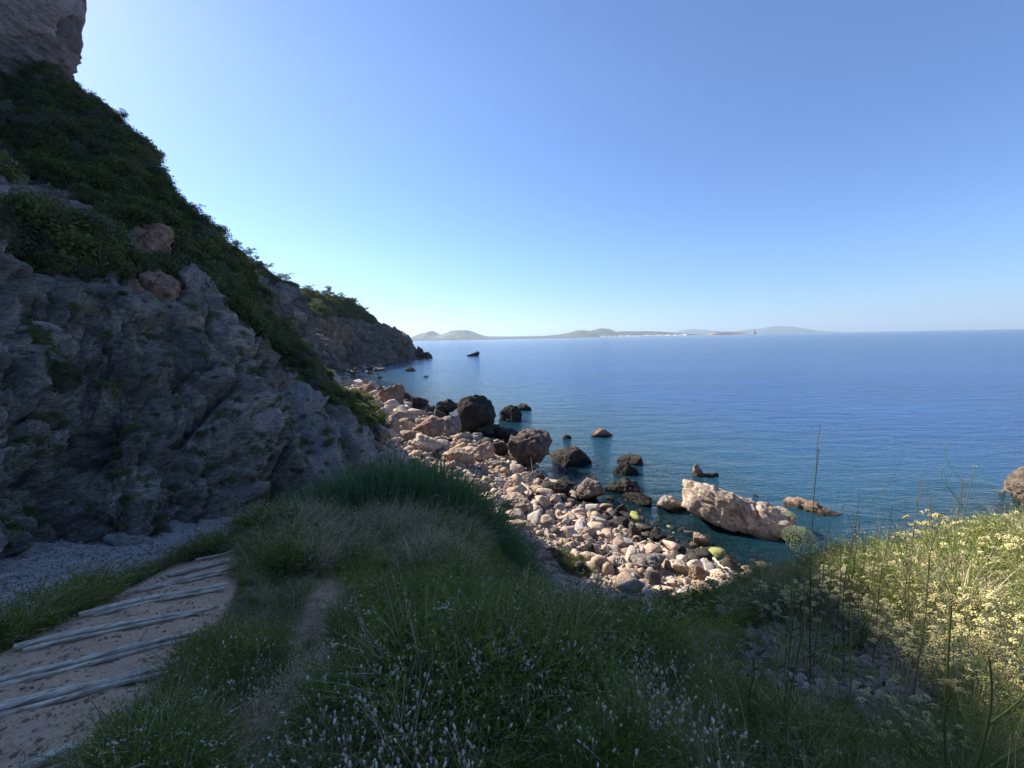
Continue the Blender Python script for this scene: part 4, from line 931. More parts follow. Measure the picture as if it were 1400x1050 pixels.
# ------------------------------------------------------------------ pines
def pine_parts(seed, wide):
    rg = np.random.default_rng(seed); t = MB(); c = MB(); H = 4.2
    lean = rg.normal(0, .5, 2); top = np.array([lean[0], lean[1], H])
    pts = np.array([(0, 0, -1.2), (lean[0] * .2, lean[1] * .2, 1), (lean[0] * .6, lean[1] * .6, 2.6), top]); t.tube(catmull(pts, 9), .2, .07, 0, 7)
    for k in range(13):
        a = rg.random() * 6.283; hgt = rg.uniform(1.9, 4.0); b0 = np.array([lean[0] * hgt / H, lean[1] * hgt / H, hgt]); rr = wide * rg.uniform(.4, 1.0) * (1 - (hgt - 1.9) / 5)
        e = b0 + np.array([math.cos(a) * rr, math.sin(a) * rr, rg.uniform(.3, 1.1)]); t.tube(catmull([b0, (b0 + e) / 2 + (0, 0, -.15), e], 6), .06, .02, 0, 5)
        for q in range(3):
            cc = e + rg.normal(0, .38, 3) * (1, 1, .4); n = 95; d = rg.normal(size=(n, 3)); d /= np.linalg.norm(d, axis=1)[:, None]
            c.leaves(cc + d * (.55 * rg.random((n, 1)) ** .5) * (1, 1, .5), .17, 0, rg, .35, .5)
    return t.me('trunk', ['bark'], True), c.me('crown', ['pine'])
pines = [pine_parts(70, 2.0), pine_parts(71, 2.6), pine_parts(72, 1.6), pine_parts(73, 2.3)]
def pine(P, s, rz, v, lb, grp):
    e = empty('pine_tree', P); e.scale = (s, s, s); e.rotation_euler = (0, 0, rz); tag(e, lb, 'tree', grp)
    obj('trunk', pines[v][0], e); obj('crown', pines[v][1], e)
def skyline_pt(D_, px):
    m = (np.abs(D_['px'] - px) < 2.5) & (D_['d'] > 0); k = np.where(m)[0]
    if not len(k): k = [np.argmin(np.abs(D_['px'] - px))]
    k = k[np.argmin(D_['py'][k])]; return D_['P'][k]
ORD = ['first', 'second', 'third', 'fourth', 'fifth', 'sixth', 'seventh', 'eighth', 'ninth', 'tenth', 'eleventh', 'twelfth', 'thirteenth', 'fourteenth', 'fifteenth']
sets = [(MID, [304, 314, 322, 333, 342, 350, 358, 366, 374, 384, 392], .85, 'on the ridge of the middle cliff', 'pines along the ridge of the middle cliff'),
        (HEAD, [402, 408, 415, 422, 429, 436, 443, 450, 457, 464, 471, 478, 485, 493, 501], 1.25, 'along the top of the farthest headland', 'pines along the top of the far headland'),
        (NEAR, [106, 120, 150, 163, 214, 252, 262, 272, 284, 296, 310, 324], .3, 'on the skyline of the near green slope', 'small pines on the skyline of the near slope')]
for D_, xs, s0, wh, grp in sets:
    for k, px in enumerate(xs):
        P = skyline_pt(D_, px) + np.array([0, 0, -.8 * s0])
        s = s0 * float(RNG.uniform(.75, 1.25)); pine(P, s, float(RNG.random() * 6), int(RNG.integers(0, 4)), f'{ORD[k]} pine from the left {wh}', grp)

# ------------------------------------------------------------------ the path: weathered rails edging the steps
def rail(p0, p1, r, rise, seed, flat=.7):
    n = 42; rg = np.random.default_rng(seed); t = np.linspace(0, 1, n)[:, None]; pts = p0 * (1 - t) + p1 * t
    wob = fbm(np.stack([t[:, 0] * 3 + seed, t[:, 0] * 0, t[:, 0] * 0], 1), 3, seed); wob2 = fbm(np.stack([t[:, 0] * 3 + seed, t[:, 0] * 0 + 9, t[:, 0] * 0], 1), 3, seed)
    gz = height(pts[:, 0], pts[:, 1]); gz = np.convolve(np.pad(gz, 10, 'edge'), np.ones(21) / 21, 'valid'); gz = .5 * gz + .5 * np.polyval(np.polyfit(t[:, 0], gz, 1), t[:, 0]) + .008; pts[:, 2] = gz + rise + wob * .006
    T = (p1 - p0); T[2] = 0; T /= np.linalg.norm(T); Sd = np.array([-T[1], T[0], 0]); pts = pts + Sd * (wob2 * .02)[:, None]
    k = 22; a = np.linspace(0, 2 * np.pi, k, endpoint=False); V = []; grain = 1 - .16 * (rg.random(k) < .28)
    for i in range(n):
        rr = r * (1 + .12 * wob[i] * 2) * (1 if 0 < i < n - 1 else .8); prof = rr * grain / np.maximum(np.abs(np.cos(a)) ** 5 + np.abs(np.sin(a)) ** 5, .01) ** .2 * (1 + .02 * rg.normal(size=k))
        V.append(pts[i] + Sd * (np.cos(a) * prof)[:, None] + np.array([0, 0, 1.0]) * (np.sin(a) * prof * flat)[:, None])
    V = np.array(V).reshape(-1, 3); F = grid_faces(n, k, True)
    caps = []
    for e, rowk in ((0, 0), (1, n - 1)):
        c = len(V); V = np.vstack([V, V[rowk * k:(rowk + 1) * k].mean(0)]); caps += [[rowk * k + j, rowk * k + (j + 1) % k, c, c] for j in range(k)]
    return V, np.vstack([F, np.array(caps)])
logs = [((30, 1062), (205, 1004), .05, 'lowest weathered rail, its left end cut by the bottom edge of the picture'),
        ((-60, 995), (252, 916), .055, 'grey weathered rail of the second step from the bottom, split and partly buried'),
        ((-60, 956), (285, 872), .06, 'thickest pale rail across the path, brightest of all the step rails'),
        ((20, 891), (300, 838), .05, 'long thin grey rail above the thickest pale one'),
        ((108, 845), (312, 806), .05, 'gently bowed pale rail in the middle of the path'),
        ((172, 815), (318, 784), .05, 'pale rail fourth from the top of the path'.replace('fourth', 'third')),
        ((228, 790), (322, 768), .045, 'short bowed rail, second from the far end of the path'),
        ((268, 769), (325, 756), .045, 'shortest rail at the far end of the path, half in grass'),
        ((-40, 902), (22, 874), .045, 'short slanting rail end among weeds at the left edge')]
for k, (a, c, r, lb) in enumerate(logs):
    p0, _ = ground_hit(*a, dmin=.8, dmax=14); p1, _ = ground_hit(*c, dmin=.8, dmax=14)
    e = empty('step_rail', (p0 + p1) / 2); tag(e, lb, 'wooden rail', 'rails edging the path steps'); off = (p0 + p1) / 2; bpy.context.view_layer.update()
    V, F = rail(p0.copy(), p1.copy(), r * .55, .03, 10 + k); T = p1 - p0; T[2] = 0; T /= np.linalg.norm(T); ax = np.array([T[1], -T[0], 0]) * (r * 1.05)
    rz = math.atan2(T[1], T[0]); Rm = np.array([[math.cos(rz), math.sin(rz), 0], [-math.sin(rz), math.cos(rz), 0], [0, 0, 1]])
    e.rotation_euler = (0, 0, rz)
    obj('log', mesh('log', (V - off) @ Rm.T, F, M['wood']), e)
    if k < 7:
        V, F = rail(p0 + ax * 1.15 + (p1 - p0) * (.03 + .04 * (k % 3)), p1 + ax * .8 - (p1 - p0) * (.04 + .08 * (k % 2)), r * .3, .012, 40 + k, .8); obj('batten', mesh('batten', (V - off) @ Rm.T, F, M['wood']), e)

# ------------------------------------------------------------------ ground plants
grass_me = [tuft(26, .34, .0065, .07, .38, .55, 'grass', 20 + k) for k in range(3)] + [tuft(22, .5, .006, .06, .3, .5, 'grass', 24 + k, 4, 'dry') for k in range(2)]
dry_me = [tuft(34, .42, .004, .07, .35, .5, 'dry', 30 + k, 12, 'dry') for k in range(3)]
bun_me = [bunny(9, .36, 50 + k) for k in range(3)]
herb_me = [herb(13, .3, .02, 34, .75, 'herb', 60 + k) for k in range(3)] + [herb(11, .26, .014, 40, .9, 'herb2', 64 + k) for k in range(2)] + [herb(9, .4, .02, 26, .45, 'herb', 67, 1)]
reed_me = [tuft(17, 1.5, .042, .14, .24, .6, 'reed', 80 + k) for k in range(3)]
fern_me = [herb(20, .34, .03, 60, 1.0, 'herb', 90 + k, asp=.12) for k in range(2)]
N_ = 60000; u = RNG.random(N_); thp = np.arctan((RNG.uniform(-140, 1540, N_) - CX) / F_PX)
rr_ = np.where(u < .30, RNG.uniform(.7, 4, N_), np.where(u < .68, RNG.uniform(3.5, 9, N_), RNG.uniform(8, 17, N_)))
x, y = rr_ * np.sin(thp), rr_ * np.cos(thp); zg = height(x, y); P = np.stack([x, y, zg], 1); qx, qy, qd = proj(P)
ok = (zg > 3.0); 
kd = np.array([0.0]); 
mg = 26.0
def inz(poly, k=1.0): return inpoly(qx, qy, poly) | inpoly(qx, qy - mg * k, poly) | inpoly(qx, qy - mg * 2 * k, poly)
gp = inpoly(qx, qy, Z_PATH) | inpoly(qx, qy - 10, Z_PATH); gt = inz(Z_TRAIL, .6); gg = inz(Z_GULLY, .3); gs = inz(Z_SCREE) | inz(Z_SCREE2, .7)
ok &= ~gp & ~(gt & (RNG.random(N_) > .06)) & ~gg & ~(gs & (RNG.random(N_) > .07))
ok &= (qx > -120) | (qy > 900)
# nothing inside the cliff
ok &= ~((qx < 420) & (rr_ > 13)) & ~((qx < 250) & (rr_ > 8.2))
P, qx, qy, qd, x, y, rr_ = P[ok], qx[ok], qy[ok], qd[ok], x[ok], y[ok], rr_[ok]; n = len(P)
rs = (qx > 1000) & (RNG.random(n) < .5); P, qx, qy, qd, x, y, rr_ = P[~rs], qx[~rs], qy[~rs], qd[~rs], x[~rs], y[~rs], rr_[~rs]; n = len(P)
den = .5 + .5 * fbm(P * .9, 3, 77) ; den2 = .5 + .5 * fbm(P * .6 + 30, 3, 78)
Z_DRY = [(400, 720), (470, 700), (640, 712), (660, 770), (560, 790), (470, 840), (400, 900), (370, 900), (420, 800)]
dryz = inpoly(qx, qy - 12, Z_DRY)
bunz = inpoly(qx, qy, [(250, 1250), (280, 950), (360, 900), (460, 930), (560, 920), (700, 930), (1000, 960), (1060, 1250)]) | inpoly(qx, qy, [(560, 850), (750, 850), (730, 940), (560, 930)])
typ = np.zeros(n, int); rv = RNG.random(n)
typ[:] = np.where(rv < .20, 0, np.where(rv < .33, 1, np.where(rv < .82, 3, 4)))      # 0 grass 1 dry 2 bunny 3 herb 4 fern
typ = np.where((den > .55) & (rv > .3) & (qx > 560), 4, typ)
typ = np.where(dryz & (RNG.random(n) < .62), 1, typ)
clump = .5 + .5 * fbm(P * 2.2 + 60, 2, 81)
typ = np.where(bunz & (RNG.random(n) < .10 * smooth(.2, .6, clump)), 2, typ)
typ = np.where((qx > 1050) & (RNG.random(n) < .2), 1, typ)
typ = np.where((qx < 420) & (qy < 900) & (typ == 4), 0, typ)
mound = .5 + .5 * fbm(P * 1.5 + 11, 3, 83)
base_s = RNG.uniform(.6, 1.3, n) * (1 + .25 * smooth(4, 10, rr_)) * (.55 + 1.1 * smooth(.3, .72, mound))
base_s *= np.where(rr_ < 2.0, .35 + .3 * np.maximum(rr_ - .7, 0), 1)
base_s *= np.where((qx > 860) & (qy > 925), .5, 1)
base_s *= np.where(qx < 350, .75, 1) * np.where((qx > 650) & (qx < 1020) & (rr_ > 4.6), .6, 1) * np.where((qx > 250) & (qx < 530) & (qy > 790), .6, 1)
base_s = np.where(typ == 2, np.clip(base_s, .8, 1.15) * 1.05, base_s)
for tcode, nm, mm in ((0, 'grass', grass_me), (1, 'dry_grass', dry_me), (2, 'bunny_tail_grass', bun_me), (3, 'low_herbs', herb_me), (4, 'feathery_herbs', fern_me)):
    s = typ == tcode; scatter(nm, P[s], rrot(s.sum(), .18), base_s[s], mm)
n = 170; th = np.arctan((RNG.uniform(300, 430, n) - CX) / F_PX); r = RNG.uniform(1.9, 3.2, n); x, y = r * np.sin(th), r * np.cos(th); z = height(x, y)
scatter('bunny_tail_patch', np.stack([x, y, z], 1), rrot(n, .15), RNG.uniform(.35, .6, n), bun_me)
# low dark bushes and yellow-green fennel mounds standing out of the knoll
n = 130; th = np.arctan((RNG.uniform(380, 1000, n) - CX) / F_PX); r = RNG.uniform(2.6, 7.5, n); x, y = r * np.sin(th), r * np.cos(th); z = height(x, y); q = proj(np.stack([x, y, z], 1)); okb = ~inpoly(q[0], q[1], Z_TRAIL) & ~inpoly(q[0], q[1] - 25, Z_TRAIL) & ~inpoly(q[0], q[1] - 45, Z_SCREE) & ~inpoly(q[0], q[1] - 20, Z_SCREE)
fen_me = [herb(46, .36, .022, 70, 1.25, 'fennel', 190 + k, asp=.16) for k in range(3)]; shr_me = [herb(34, .4, .026, 46, 1.0, 'shrub', 195 + k, asp=.5) for k in range(2)]
x, y, z, r = x[okb], y[okb], z[okb], r[okb]; n = len(x)
scatter('knoll_mounds', np.stack([x, y, z - .03], 1), rrot(n, .12), RNG.uniform(.8, 1.7, n) * np.where(r > 5, 1.0, .8), fen_me + shr_me)
# taller feathery stems and straw in the lower right thicket
tall_me = [herb(9, .75, .022, 60, .4, 'herb', 240 + k, asp=.14) for k in range(3)] + [herb(8, .7, .02, 44, .45, 'stem', 244, asp=.14)] + [tuft(14, .62, .004, .05, .3, .45, 'dry', 246 + k, 10, 'dry') for k in range(3)]
n = 420; th = np.arctan((RNG.uniform(600, 1480, n) - CX) / F_PX); r = RNG.uniform(1.5, 4.6, n); x, y = r * np.sin(th), r * np.cos(th); z = height(x, y); q = proj(np.stack([x, y, z], 1))
okb = (q[0] > 640) & ~inpoly(q[0], q[1], Z_SCREE) & ~inpoly(q[0], q[1] - 30, Z_SCREE) & ((q[0] > 900) | (RNG.random(n) < .3)); x, y, z, r = x[okb], y[okb], z[okb], r[okb]; n = len(x)
scatter('tall_weeds', np.stack([x, y, z - .02], 1), rrot(n, .12), RNG.uniform(.4, .85, n) * (.55 + .15 * r), tall_me)
n = 360; th = np.arctan((RNG.uniform(180, 1000, n) - CX) / F_PX); r = RNG.uniform(1.5, 5.5, n); x, y = r * np.sin(th), r * np.cos(th); z = height(x, y); q = proj(np.stack([x, y, z], 1))
okb = ~inpoly(q[0], q[1], Z_PATH) & ~inpoly(q[0], q[1] - 12, Z_PATH) & ~inpoly(q[0], q[1], Z_GULLY); x, y, z = x[okb], y[okb], z[okb]
scatter('straw_stalks', np.stack([x, y, z - .02], 1), rrot(len(x), .2), RNG.uniform(.35, .75, len(x)), tall_me[-3:])
# reeds
n = 4200; x = RNG.uniform(-7.2, 1.2, n); y = RNG.uniform(8.6, 14.4, n); zg = height(x, y); P = np.stack([x, y, zg], 1); qx, qy, qd = proj(P)
e = ((x + 2.9) / 3.9) ** 2 + ((y - 11.4) / 2.6) ** 2; ok = (e < 1.15) & (qx < 735); P, e, x = P[ok], e[ok], x[ok]
sc_ = (1.6 - .75 * e - .1 * np.abs(x + 2.2)) * RNG.uniform(.8, 1.1, len(e)); sc_ = np.maximum(sc_, .4)
scatter('reeds', P, rrot(len(P), .14), sc_, reed_me)
# stones of the gully and the scree patches
def strew(nm, poly, n, r0, r1, smin, smax, kinds):
    th = np.arctan((RNG.uniform(-100, 1450, n) - CX) / F_PX); r = RNG.uniform(r0, r1, n); x, y = r * np.sin(th), r * np.cos(th); z = height(x, y); q = proj(np.stack([x, y, z], 1))
    ok = np.zeros(n, bool)
    for pl in poly: ok |= inpoly(q[0], q[1], pl)
    x, y, z = x[ok], y[ok], z[ok]; k = RNG.choice(kinds, len(x)); s = smin + (smax - smin) * RNG.random(len(x)) ** 3
    scatter(nm, np.stack([x, y, z + s * .1], 1), rrot(len(x), .5), s, allm, k * 5 + RNG.integers(0, 5, len(x)))
strew('gully_gravel', [Z_GULLY], 40000, 3, 14, .012, .075, [2, 2, 2, 0])
strew('scree', [Z_SCREE, Z_SCREE2], 40000, 2, 9, .02, .15, [2, 2, 2, 0, 3])
strew('path_grit', [Z_PATH, Z_TRAIL], 22000, 1.0, 9, .005, .035, [1, 1, 0])
# scrub of the beach
for nm, poly, n in (('beach_scrub', [(755, 752), (800, 742), (835, 770), (815, 790), (770, 785)], 90), ('beach_scrub', [(680, 690), (705, 700), (700, 725), (680, 720)], 50)):
    P = []
    while len(P) < n:
        a, c = RNG.uniform(670, 850), RNG.uniform(680, 800)
        if inpoly(np.array([a]), np.array([c]), poly)[0]:
            p = pixz(a, c, 1.6); p[2] = height([p[0]], [p[1]])[0]; P.append(p)
    scatter(nm, np.array(P), rrot(n, .2), RNG.uniform(1.2, 2.2, n), [herb(12, .22, .03, 30, .9, 'shrub_lit', 99)])

# ------------------------------------------------------------------ everlasting bushes
def everlasting(seed, ns=80, h=.46):
    rg = np.random.default_rng(seed); f = MB(); g = MB()
    for k in range(ns):
        a = rg.random() * 6.283; l = .95 * math.sqrt(rg.random()); L = h * rg.uniform(.7, 1.1)
        c = f.blade(np.array([rg.normal(0, .05), rg.normal(0, .05), -.02]), (math.cos(a) * l, math.sin(a) * l, 1), L, .0035, .12, 0, 4, .8, rg)
        tt_ = rg.random(22) * .85; i = np.clip((tt_ * 4).astype(int), 0, 3); fr_ = (tt_ * 4 - i)[:, None]
        f.leaves(c[i] * (1 - fr_) + c[i + 1] * fr_ + rg.normal(0, .009, (22, 3)), .026, 0, rg, .13, .8)
        if rg.random() < .42: continue
        m_ = int(rg.integers(14, 46)); R_ = rg.uniform(.014, .042); an = rg.random(m_) * 6.283; ra = R_ * np.sqrt(rg.random(m_))
        tl = rg.normal(0, .35, 2); q = c[-1] + np.stack([np.cos(an) * ra, np.sin(an) * ra, .012 - ra * ra * 16 + rg.normal(0, .0035, m_) + tl[0] * ra * np.cos(an) + tl[1] * ra * np.sin(an)], 1)
        g.blobs(q, rg.uniform(.0055, .0085, m_), 0)
    return f.me('foliage', ['silver']), g.me('flower_heads', ['cream'])
ev = [everlasting(300 + k) for k in range(4)]
EV = [(1385, 880, 2.6, 1.0, 'everlasting bush with the brightest yellow-cream flowers, sunlit at the right edge'), (1345, 905, 2.5, .8, 'cream-flowered everlasting bush left of the brightest one'), (1400, 850, 3.2, 1.0, 'sunlit everlasting bush behind the brightest one at the right edge'),
      (1300, 915, 3.0, .8, 'low cream everlasting bush above the forked green stalk'), (1260, 880, 3.4, .8, 'cream everlasting bush at the right of the stony patch'), (1205, 865, 4.2, .8, 'pale everlasting bush just above the stony patch'),
      (1320, 860, 4.0, .9, 'cream everlasting bush between the stony patch and the sunlit bushes'), (1240, 840, 5.0, 1.1, 'grey-stemmed everlasting bush in the middle of the right slope'), (1170, 842, 5.2, 1.0, 'everlasting bush with scattered cream heads left of the grey-stemmed one'),
      (1120, 848, 5.0, .9, 'everlasting bush beyond the stony patch, left part of the slope'), (1060, 845, 5.4, .8, 'small everlasting bush near the hollow of the slope'), (1010, 850, 5.6, .7, 'leftmost everlasting bush of the right slope'),
      (1300, 800, 7.2, 1.6, 'large domed everlasting bush on the skyline of the slope, against the sea'), (1350, 795, 7.6, 1.3, 'everlasting bush on the skyline right of the large domed one'), (1240, 800, 7.0, 1.2, 'everlasting bush on the skyline left of the large domed one'),
      (1180, 815, 7.0, 1.0, 'small everlasting bush on the slope skyline, mid right'), (1395, 790, 8, 1.3, 'farthest everlasting bush, cut by the right edge'), (1240, 990, 2.1, .5, 'small round everlasting clump under the stony patch'),
      (1130, 815, 6.6, .9, 'everlasting bush behind the domed umbel'), (1380, 820, 5.4, 1.2, 'wide cream everlasting bush under the skyline at the right'), (1300, 835, 5.4, 1.1, 'wide cream everlasting bush in front of the large domed one'),
      (655, 800, 5.4, .75, 'cream-flowered everlasting bush alone on the central knoll'), (900, 848, 5.8, .6, 'small pale-flowered bush at the hollow beside the beach view'), (945, 850, 5.8, .6, 'small pale-flowered bush right of the hollow')]
for k in range(34):
    EV.append((float(RNG.uniform(990, 1440)), None, float(RNG.uniform(2.6, 8.5)), float(RNG.uniform(.4, .8)), 'smaller everlasting bush among the larger ones on the right slope'))
for k, (px, py, d, s, lb) in enumerate(EV):
    s *= 1.25
    if py is None:
        p = pix(np.array(px), np.array(800.), np.array(d)); p[2] = height([p[0]], [p[1]])[0]; q_ = proj(p[None]); py = float(q_[1][0])
        if inpoly(np.array([px]), np.array([py]), Z_SCREE)[0] or inpoly(np.array([px]), np.array([py - 40.]), Z_SCREE)[0]: continue
    p = pix(np.array(px), np.array(py), np.array(d)); p[2] = height([p[0]], [p[1]])[0]
    e = empty('everlasting_bush', p); e.scale = (s, s, s); e.rotation_euler = (0, 0, k * 1.3); tag(e, lb, 'flowering bush', 'everlasting bushes on the slope')
    obj('foliage', ev[k % 4][0], e); tag(obj('flower_heads', ev[k % 4][1], e), kind='stuff')

# ------------------------------------------------------------------ umbels on stalks
def umbel(m, c, T, R_, mi, rg, dens=70, dome=.35):
    T = T / np.linalg.norm(T); a = np.cross(T, (0.3, .9, .1)); a /= np.linalg.norm(a); b_ = np.cross(T, a); q = []
    for k in range(int(dens)):
        an = k * 2.39996; r = math.sqrt((k + .5) / dens); q.append(c + R_ * (a * math.cos(an) * r + b_ * math.sin(an) * r) + T * R_ * dome * (1 - r * r) * 1.0)
    return np.array(q)
def umbel_plant(pxt, pyt, d, Rh, fm='umbel', sm='stem', side=3, thick=.004, seed=0, lean=0., lb='', cat='wild flower', grp=None, dens=80, dome=.35, tiltv=None, name='wild_carrot'):
    rg = np.random.default_rng(seed + int(pxt)); top = pix(np.array(float(pxt)), np.array(float(pyt)), np.array(float(d)))
    bx, by = top[0] + lean, top[1] + rg.normal(0, .05); g = float(height([bx], [by])[0]); base = np.array([bx, by, g - .03])
    H = top[2] - base[2]
    if H < .12: base[2] = top[2] - .25; H = .25
    e = empty(name, (bx, by, base[2] + .03)); tag(e, lb, cat, grp); st = MB(); o0 = np.array([bx, by, base[2] + .03])
    mid_ = (base + top) / 2 + rg.normal(0, .03, 3) * (1, 1, 0); cv = catmull([base, base * .65 + mid_ * .35 + rg.normal(0, .012, 3), mid_, mid_ * .4 + top * .6 + rg.normal(0, .015, 3), top], 22); st.tube(cv - o0, thick, thick * .55, 0, 6)
    heads = [(top, cv[-1] - cv[-3], Rh)]
    for k in range(side):
        i = int(rg.integers(8, 19)); a = rg.random() * 6.283; L = H * rg.uniform(.1, .26); b0 = cv[i]; e_ = b0 + np.array([math.cos(a) * L * .7, math.sin(a) * L * .4, L]); c2 = catmull([b0, b0 * .5 + e_ * .5 + np.array([math.cos(a), math.sin(a), -.2]) * L * .12, e_], 7)
        st.tube(c2 - o0, thick * .6, thick * .35, 0, 5); heads.append((e_, c2[-1] - c2[-2], Rh * rg.uniform(.35, .75)))
    for k in range(5):
        i = int(rg.integers(2, 14)); q = cv[i] + rg.normal(0, .02, (9, 3)); st.leaves(q - o0, .035, 0, rg, .15)
    obj('stem', st.me('stem', [sm], True), e)
    for (c, T, R_) in heads:
        if tiltv is not None: T = np.array(tiltv, float)
        T = T / np.linalg.norm(T); m = MB(); q = umbel(m, c, T, R_, 0, rg, dens if R_ > .01 else 24, dome)
        c0 = c - T * R_ * .55
        for v in q[:: max(1, len(q) // 16)]: m.tube(np.array([c0, c0 * .4 + v * .6 - T * R_ * .06, v]) - o0, thick * .22, thick * .15, 1, 3)
        qq = np.repeat(q, 5, 0) + rg.normal(0, R_ * .045, (len(q) * 5, 3)); m.blobs(qq - o0, R_ * .05, 0)
        obj('flower_head', m.me('flower_head', [fm, sm]), e)
umbel_plant(1093, 738, 1.25, .046, 'umbel', 'stem', 0, .003, 1, .02, 'domed pale green umbel flower standing in front of the water by the huge boulder', dens=150, dome=.75, tiltv=(-.15, -.5, .8))
umbel_plant(1079, 705, 1.7, .03, 'umbel', 'stem', 0, .003, 2, .05, 'soft grey-green umbel overlapping the right tip of the huge pale boulder', dens=90, dome=.5, tiltv=(.2, .1, 1))
umbel_plant(1351, 888, 1.25, .042, 'cream', 'stem', 1, .006, 3, .05, 'large flat cream umbel on a thick green stalk at the lower right', dens=110, dome=.25, tiltv=(.1, -.25, 1))
umbel_plant(1301, 820, 1.5, .032, 'cream', 'stem', 1, .006, 4, -.02, 'cream umbel topping the tall forked green stalk at the right', dens=80, dome=.3, tiltv=(0, -.2, 1))
umbel_plant(1164, 828, 1.6, .012, 'stem', 'stem', 2, .005, 5, -.12, 'leaning pale green stalk without open flowers, right of centre', dens=20)
small = [(838, 872, 2.6, .024, 'round white umbel alone in the dark green centre right'), (763, 809, 3.4, .032, 'flat white umbel against the hollow, left of the beach view'), (671, 791, 3.6, .03, 'white umbel on the green knoll below the everlasting bush'),
         (323, 803, 4.0, .02, 'white umbel at the edge of the path, top right of the rails'), (597, 677, 6.5, .03, 'white umbel rising before the dark reeds'), (539, 746, 5.0, .022, 'small white umbel on the left of the knoll'), (556, 756, 4.8, .02, 'white umbel just below the small one left of the knoll'),
         (503, 800, 4.2, .02, 'small white umbel above the dirt trail'), (635, 830, 3.6, .018, 'tiny white umbel low on the knoll'), (716, 906, 2.5, .014, 'tiny white umbel in the dark grass of the centre'), (688, 868, 2.8, .016, 'little white umbel below the knoll'),
         (985, 832, 2.4, .03, 'grey-white umbel before the everlasting bushes, centre right'), (1011, 906, 2.4, .016, 'small cream umbel over the scree'), (1076, 845, 2.5, .018, 'small yellow umbel at the top edge of the scree'), (1140, 932, 2.0, .02, 'pale umbel in the lower right thicket'),
         (1190, 1000, 1.6, .014, 'yellowish bud umbel near the bottom right'), (1196, 1040, 1.5, .013, 'lowest yellowish umbel at the bottom right'), (617, 696, 6.4, .02, 'small white umbel right of the one before the reeds'), (1146, 905, 2.2, .02, 'pale yellow umbel beside the stony patch'), (470, 776, 5.0, .02, 'white umbel at the dry grass left of the knoll')]
for k, (a, c, d, r, lb) in enumerate(small): umbel_plant(a, c, d, r, 'white_fl' if a < 1000 else 'cream', 'stem', int(k % 3 == 0), .0028, 20 + k, 0, lb, grp='white umbels dotted over the slope', dens=50, dome=.35)
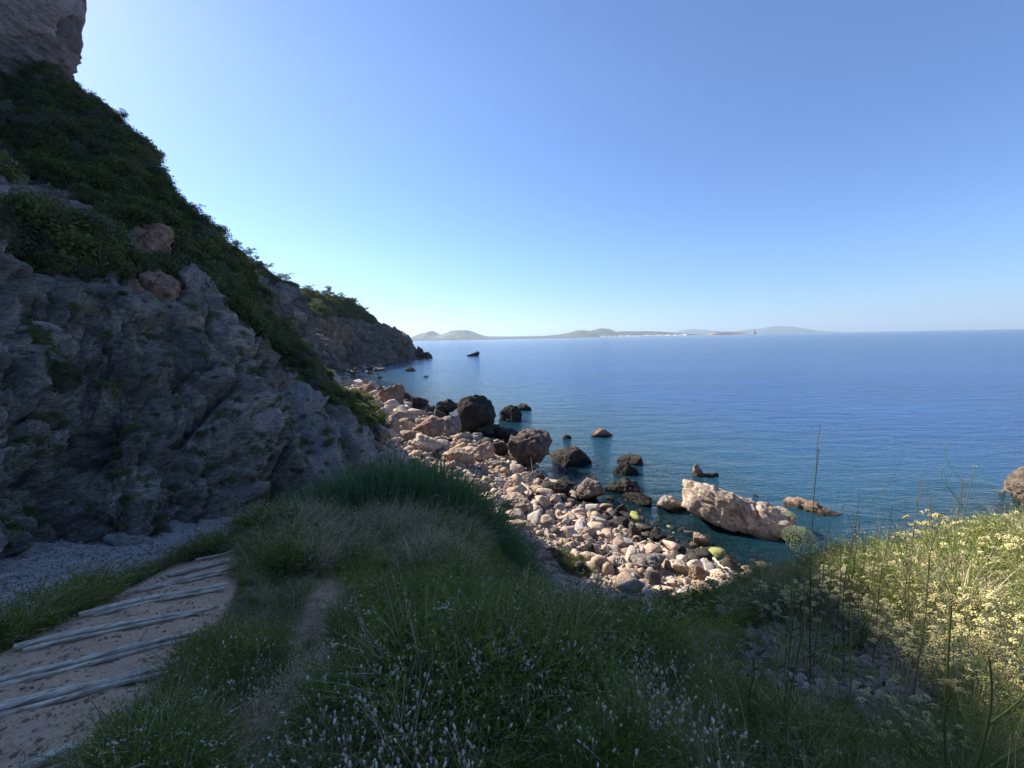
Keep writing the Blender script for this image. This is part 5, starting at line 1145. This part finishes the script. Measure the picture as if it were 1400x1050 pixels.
stalks = [(1119, 615, 2.3, .012, 2, 'tallest dry stalk, rising high against the sea beside the ochre rock'), (1258, 658, 3.0, .011, 5, 'branched dark stalk against the sea, mid right'), (1333, 637, 3.0, .014, 3, 'tall pale stalk against the sea near the right edge'),
          (1315, 660, 3.4, .01, 4, 'dark branching stalk just left of the tall pale one'), (1175, 677, 3.0, .010, 3, 'leaning dark stalk left of the mid right branched one'), (1220, 692, 3.4, .011, 3, 'thin dark stalk between the leaning and the branched stalks'),
          (1290, 702, 2.4, .014, 2, 'dark forked stalk in front of the large domed bush'), (1152, 692, 3.2, .010, 2, 'thin stalk with a small head right of the tallest one'), (1166, 703, 3.4, .008, 2, 'short stalk standing next to the thin one right of the tallest'),
          (1208, 700, 3.8, .008, 4, 'fine twiggy stalk in the group against the water'), (1236, 682, 3.8, .009, 4, 'twiggy stalk touching the branched one against the water'), (1272, 690, 3.6, .009, 4, 'twiggy stalk right of the branched one'),
          (1305, 682, 3.8, .009, 3, 'small stalk left of the pale tall one'), (1345, 700, 3.6, .011, 4, 'dark stalk right of the tall pale one'), (1131, 712, 3.2, .008, 2, 'low stalk at the right side of the domed umbel'), (1184, 724, 3.6, .008, 3, 'low dark stalk in front of the blue water'),
          (1372, 706, 4.0, .010, 4, 'farthest right dark stalk below the shore rock'), (1250, 716, 3.6, .01, 4, 'short bushy stalk before the skyline bushes'), (1197, 712, 4.4, .008, 3, 'tiny stalk on the crest, middle of the group'), (790, 770, 3.4, .010, 3, 'dark stalk crossing the sand of the beach'),
          (822, 775, 3.8, .009, 3, 'second dark stalk crossing the sand of the beach, a little right'), (836, 792, 3.6, .012, 2, 'low stalk with a green head at the sandy hollow'), (1030, 900, 1.9, .008, 3, 'dark stalk over the scree, left'), (1085, 640 + 200, 1.9, .010, 4, 'dark stalk over the everlasting bushes, right of the scree top')]
for k, (a, c, d, r, s, lb) in enumerate(stalks):
    umbel_plant(a, c, d, r, 'umbel' if 'pale' in lb else 'brown_stem', 'stem' if 'pale' in lb else 'brown_stem', s, .0036, 60 + k, float(RNG.normal(0, .05)), lb, 'dry stalk', 'dry flower stalks against the water', dens=26, dome=-.2, name='dry_umbel_stalk')

# ------------------------------------------------------------------ driftwood
def branch(pts, z, r, lb, forks=1, seed=0):
    rg = np.random.default_rng(seed); P = []
    for a, c in pts:
        p, _ = ground_hit(a, c, 8, 60, z0=0); P.append(p + np.array([0, 0, z + rg.random() * .15]))
    P = np.array(P); o0 = P[0].copy(); m = MB(); cv = catmull(P - o0, 14) + rg.normal(0, .02, (14, 3)); m.tube(cv, r, r * .4, 0, 7)
    for k in range(forks):
        i = int(rg.integers(4, 10)); d_ = rg.normal(size=3); d_[2] = abs(d_[2]); m.tube([cv[i], cv[i] + d_ * .3, cv[i] + d_ * .5 + (0, 0, .1)], r * .5, r * .2, 0, 5)
    tag(obj('driftwood', m.me('driftwood', ['wood'], True), loc=o0), lb, 'driftwood')
branch([(713, 668), (722, 678), (733, 686), (743, 693)], .4, .05, 'white bleached dead branch lying over the pinkish boulder', 2, 1)
branch([(717, 660), (728, 653), (739, 646)], .4, .05, 'short tan branch pointing to the rugged boulder', 1, 2)
branch([(812, 765), (822, 775), (834, 783)], .3, .05, 'bleached stick beside the green tuft on the beach', 1, 3)
branch([(975, 775), (985, 785), (998, 792)], .35, .07, 'grey log end at the lower right of the beach', 0, 4)
branch([(500, 548), (508, 556), (512, 566)], 1.2, .1, 'pale sloping trunk under the spur at the far end', 0, 5)
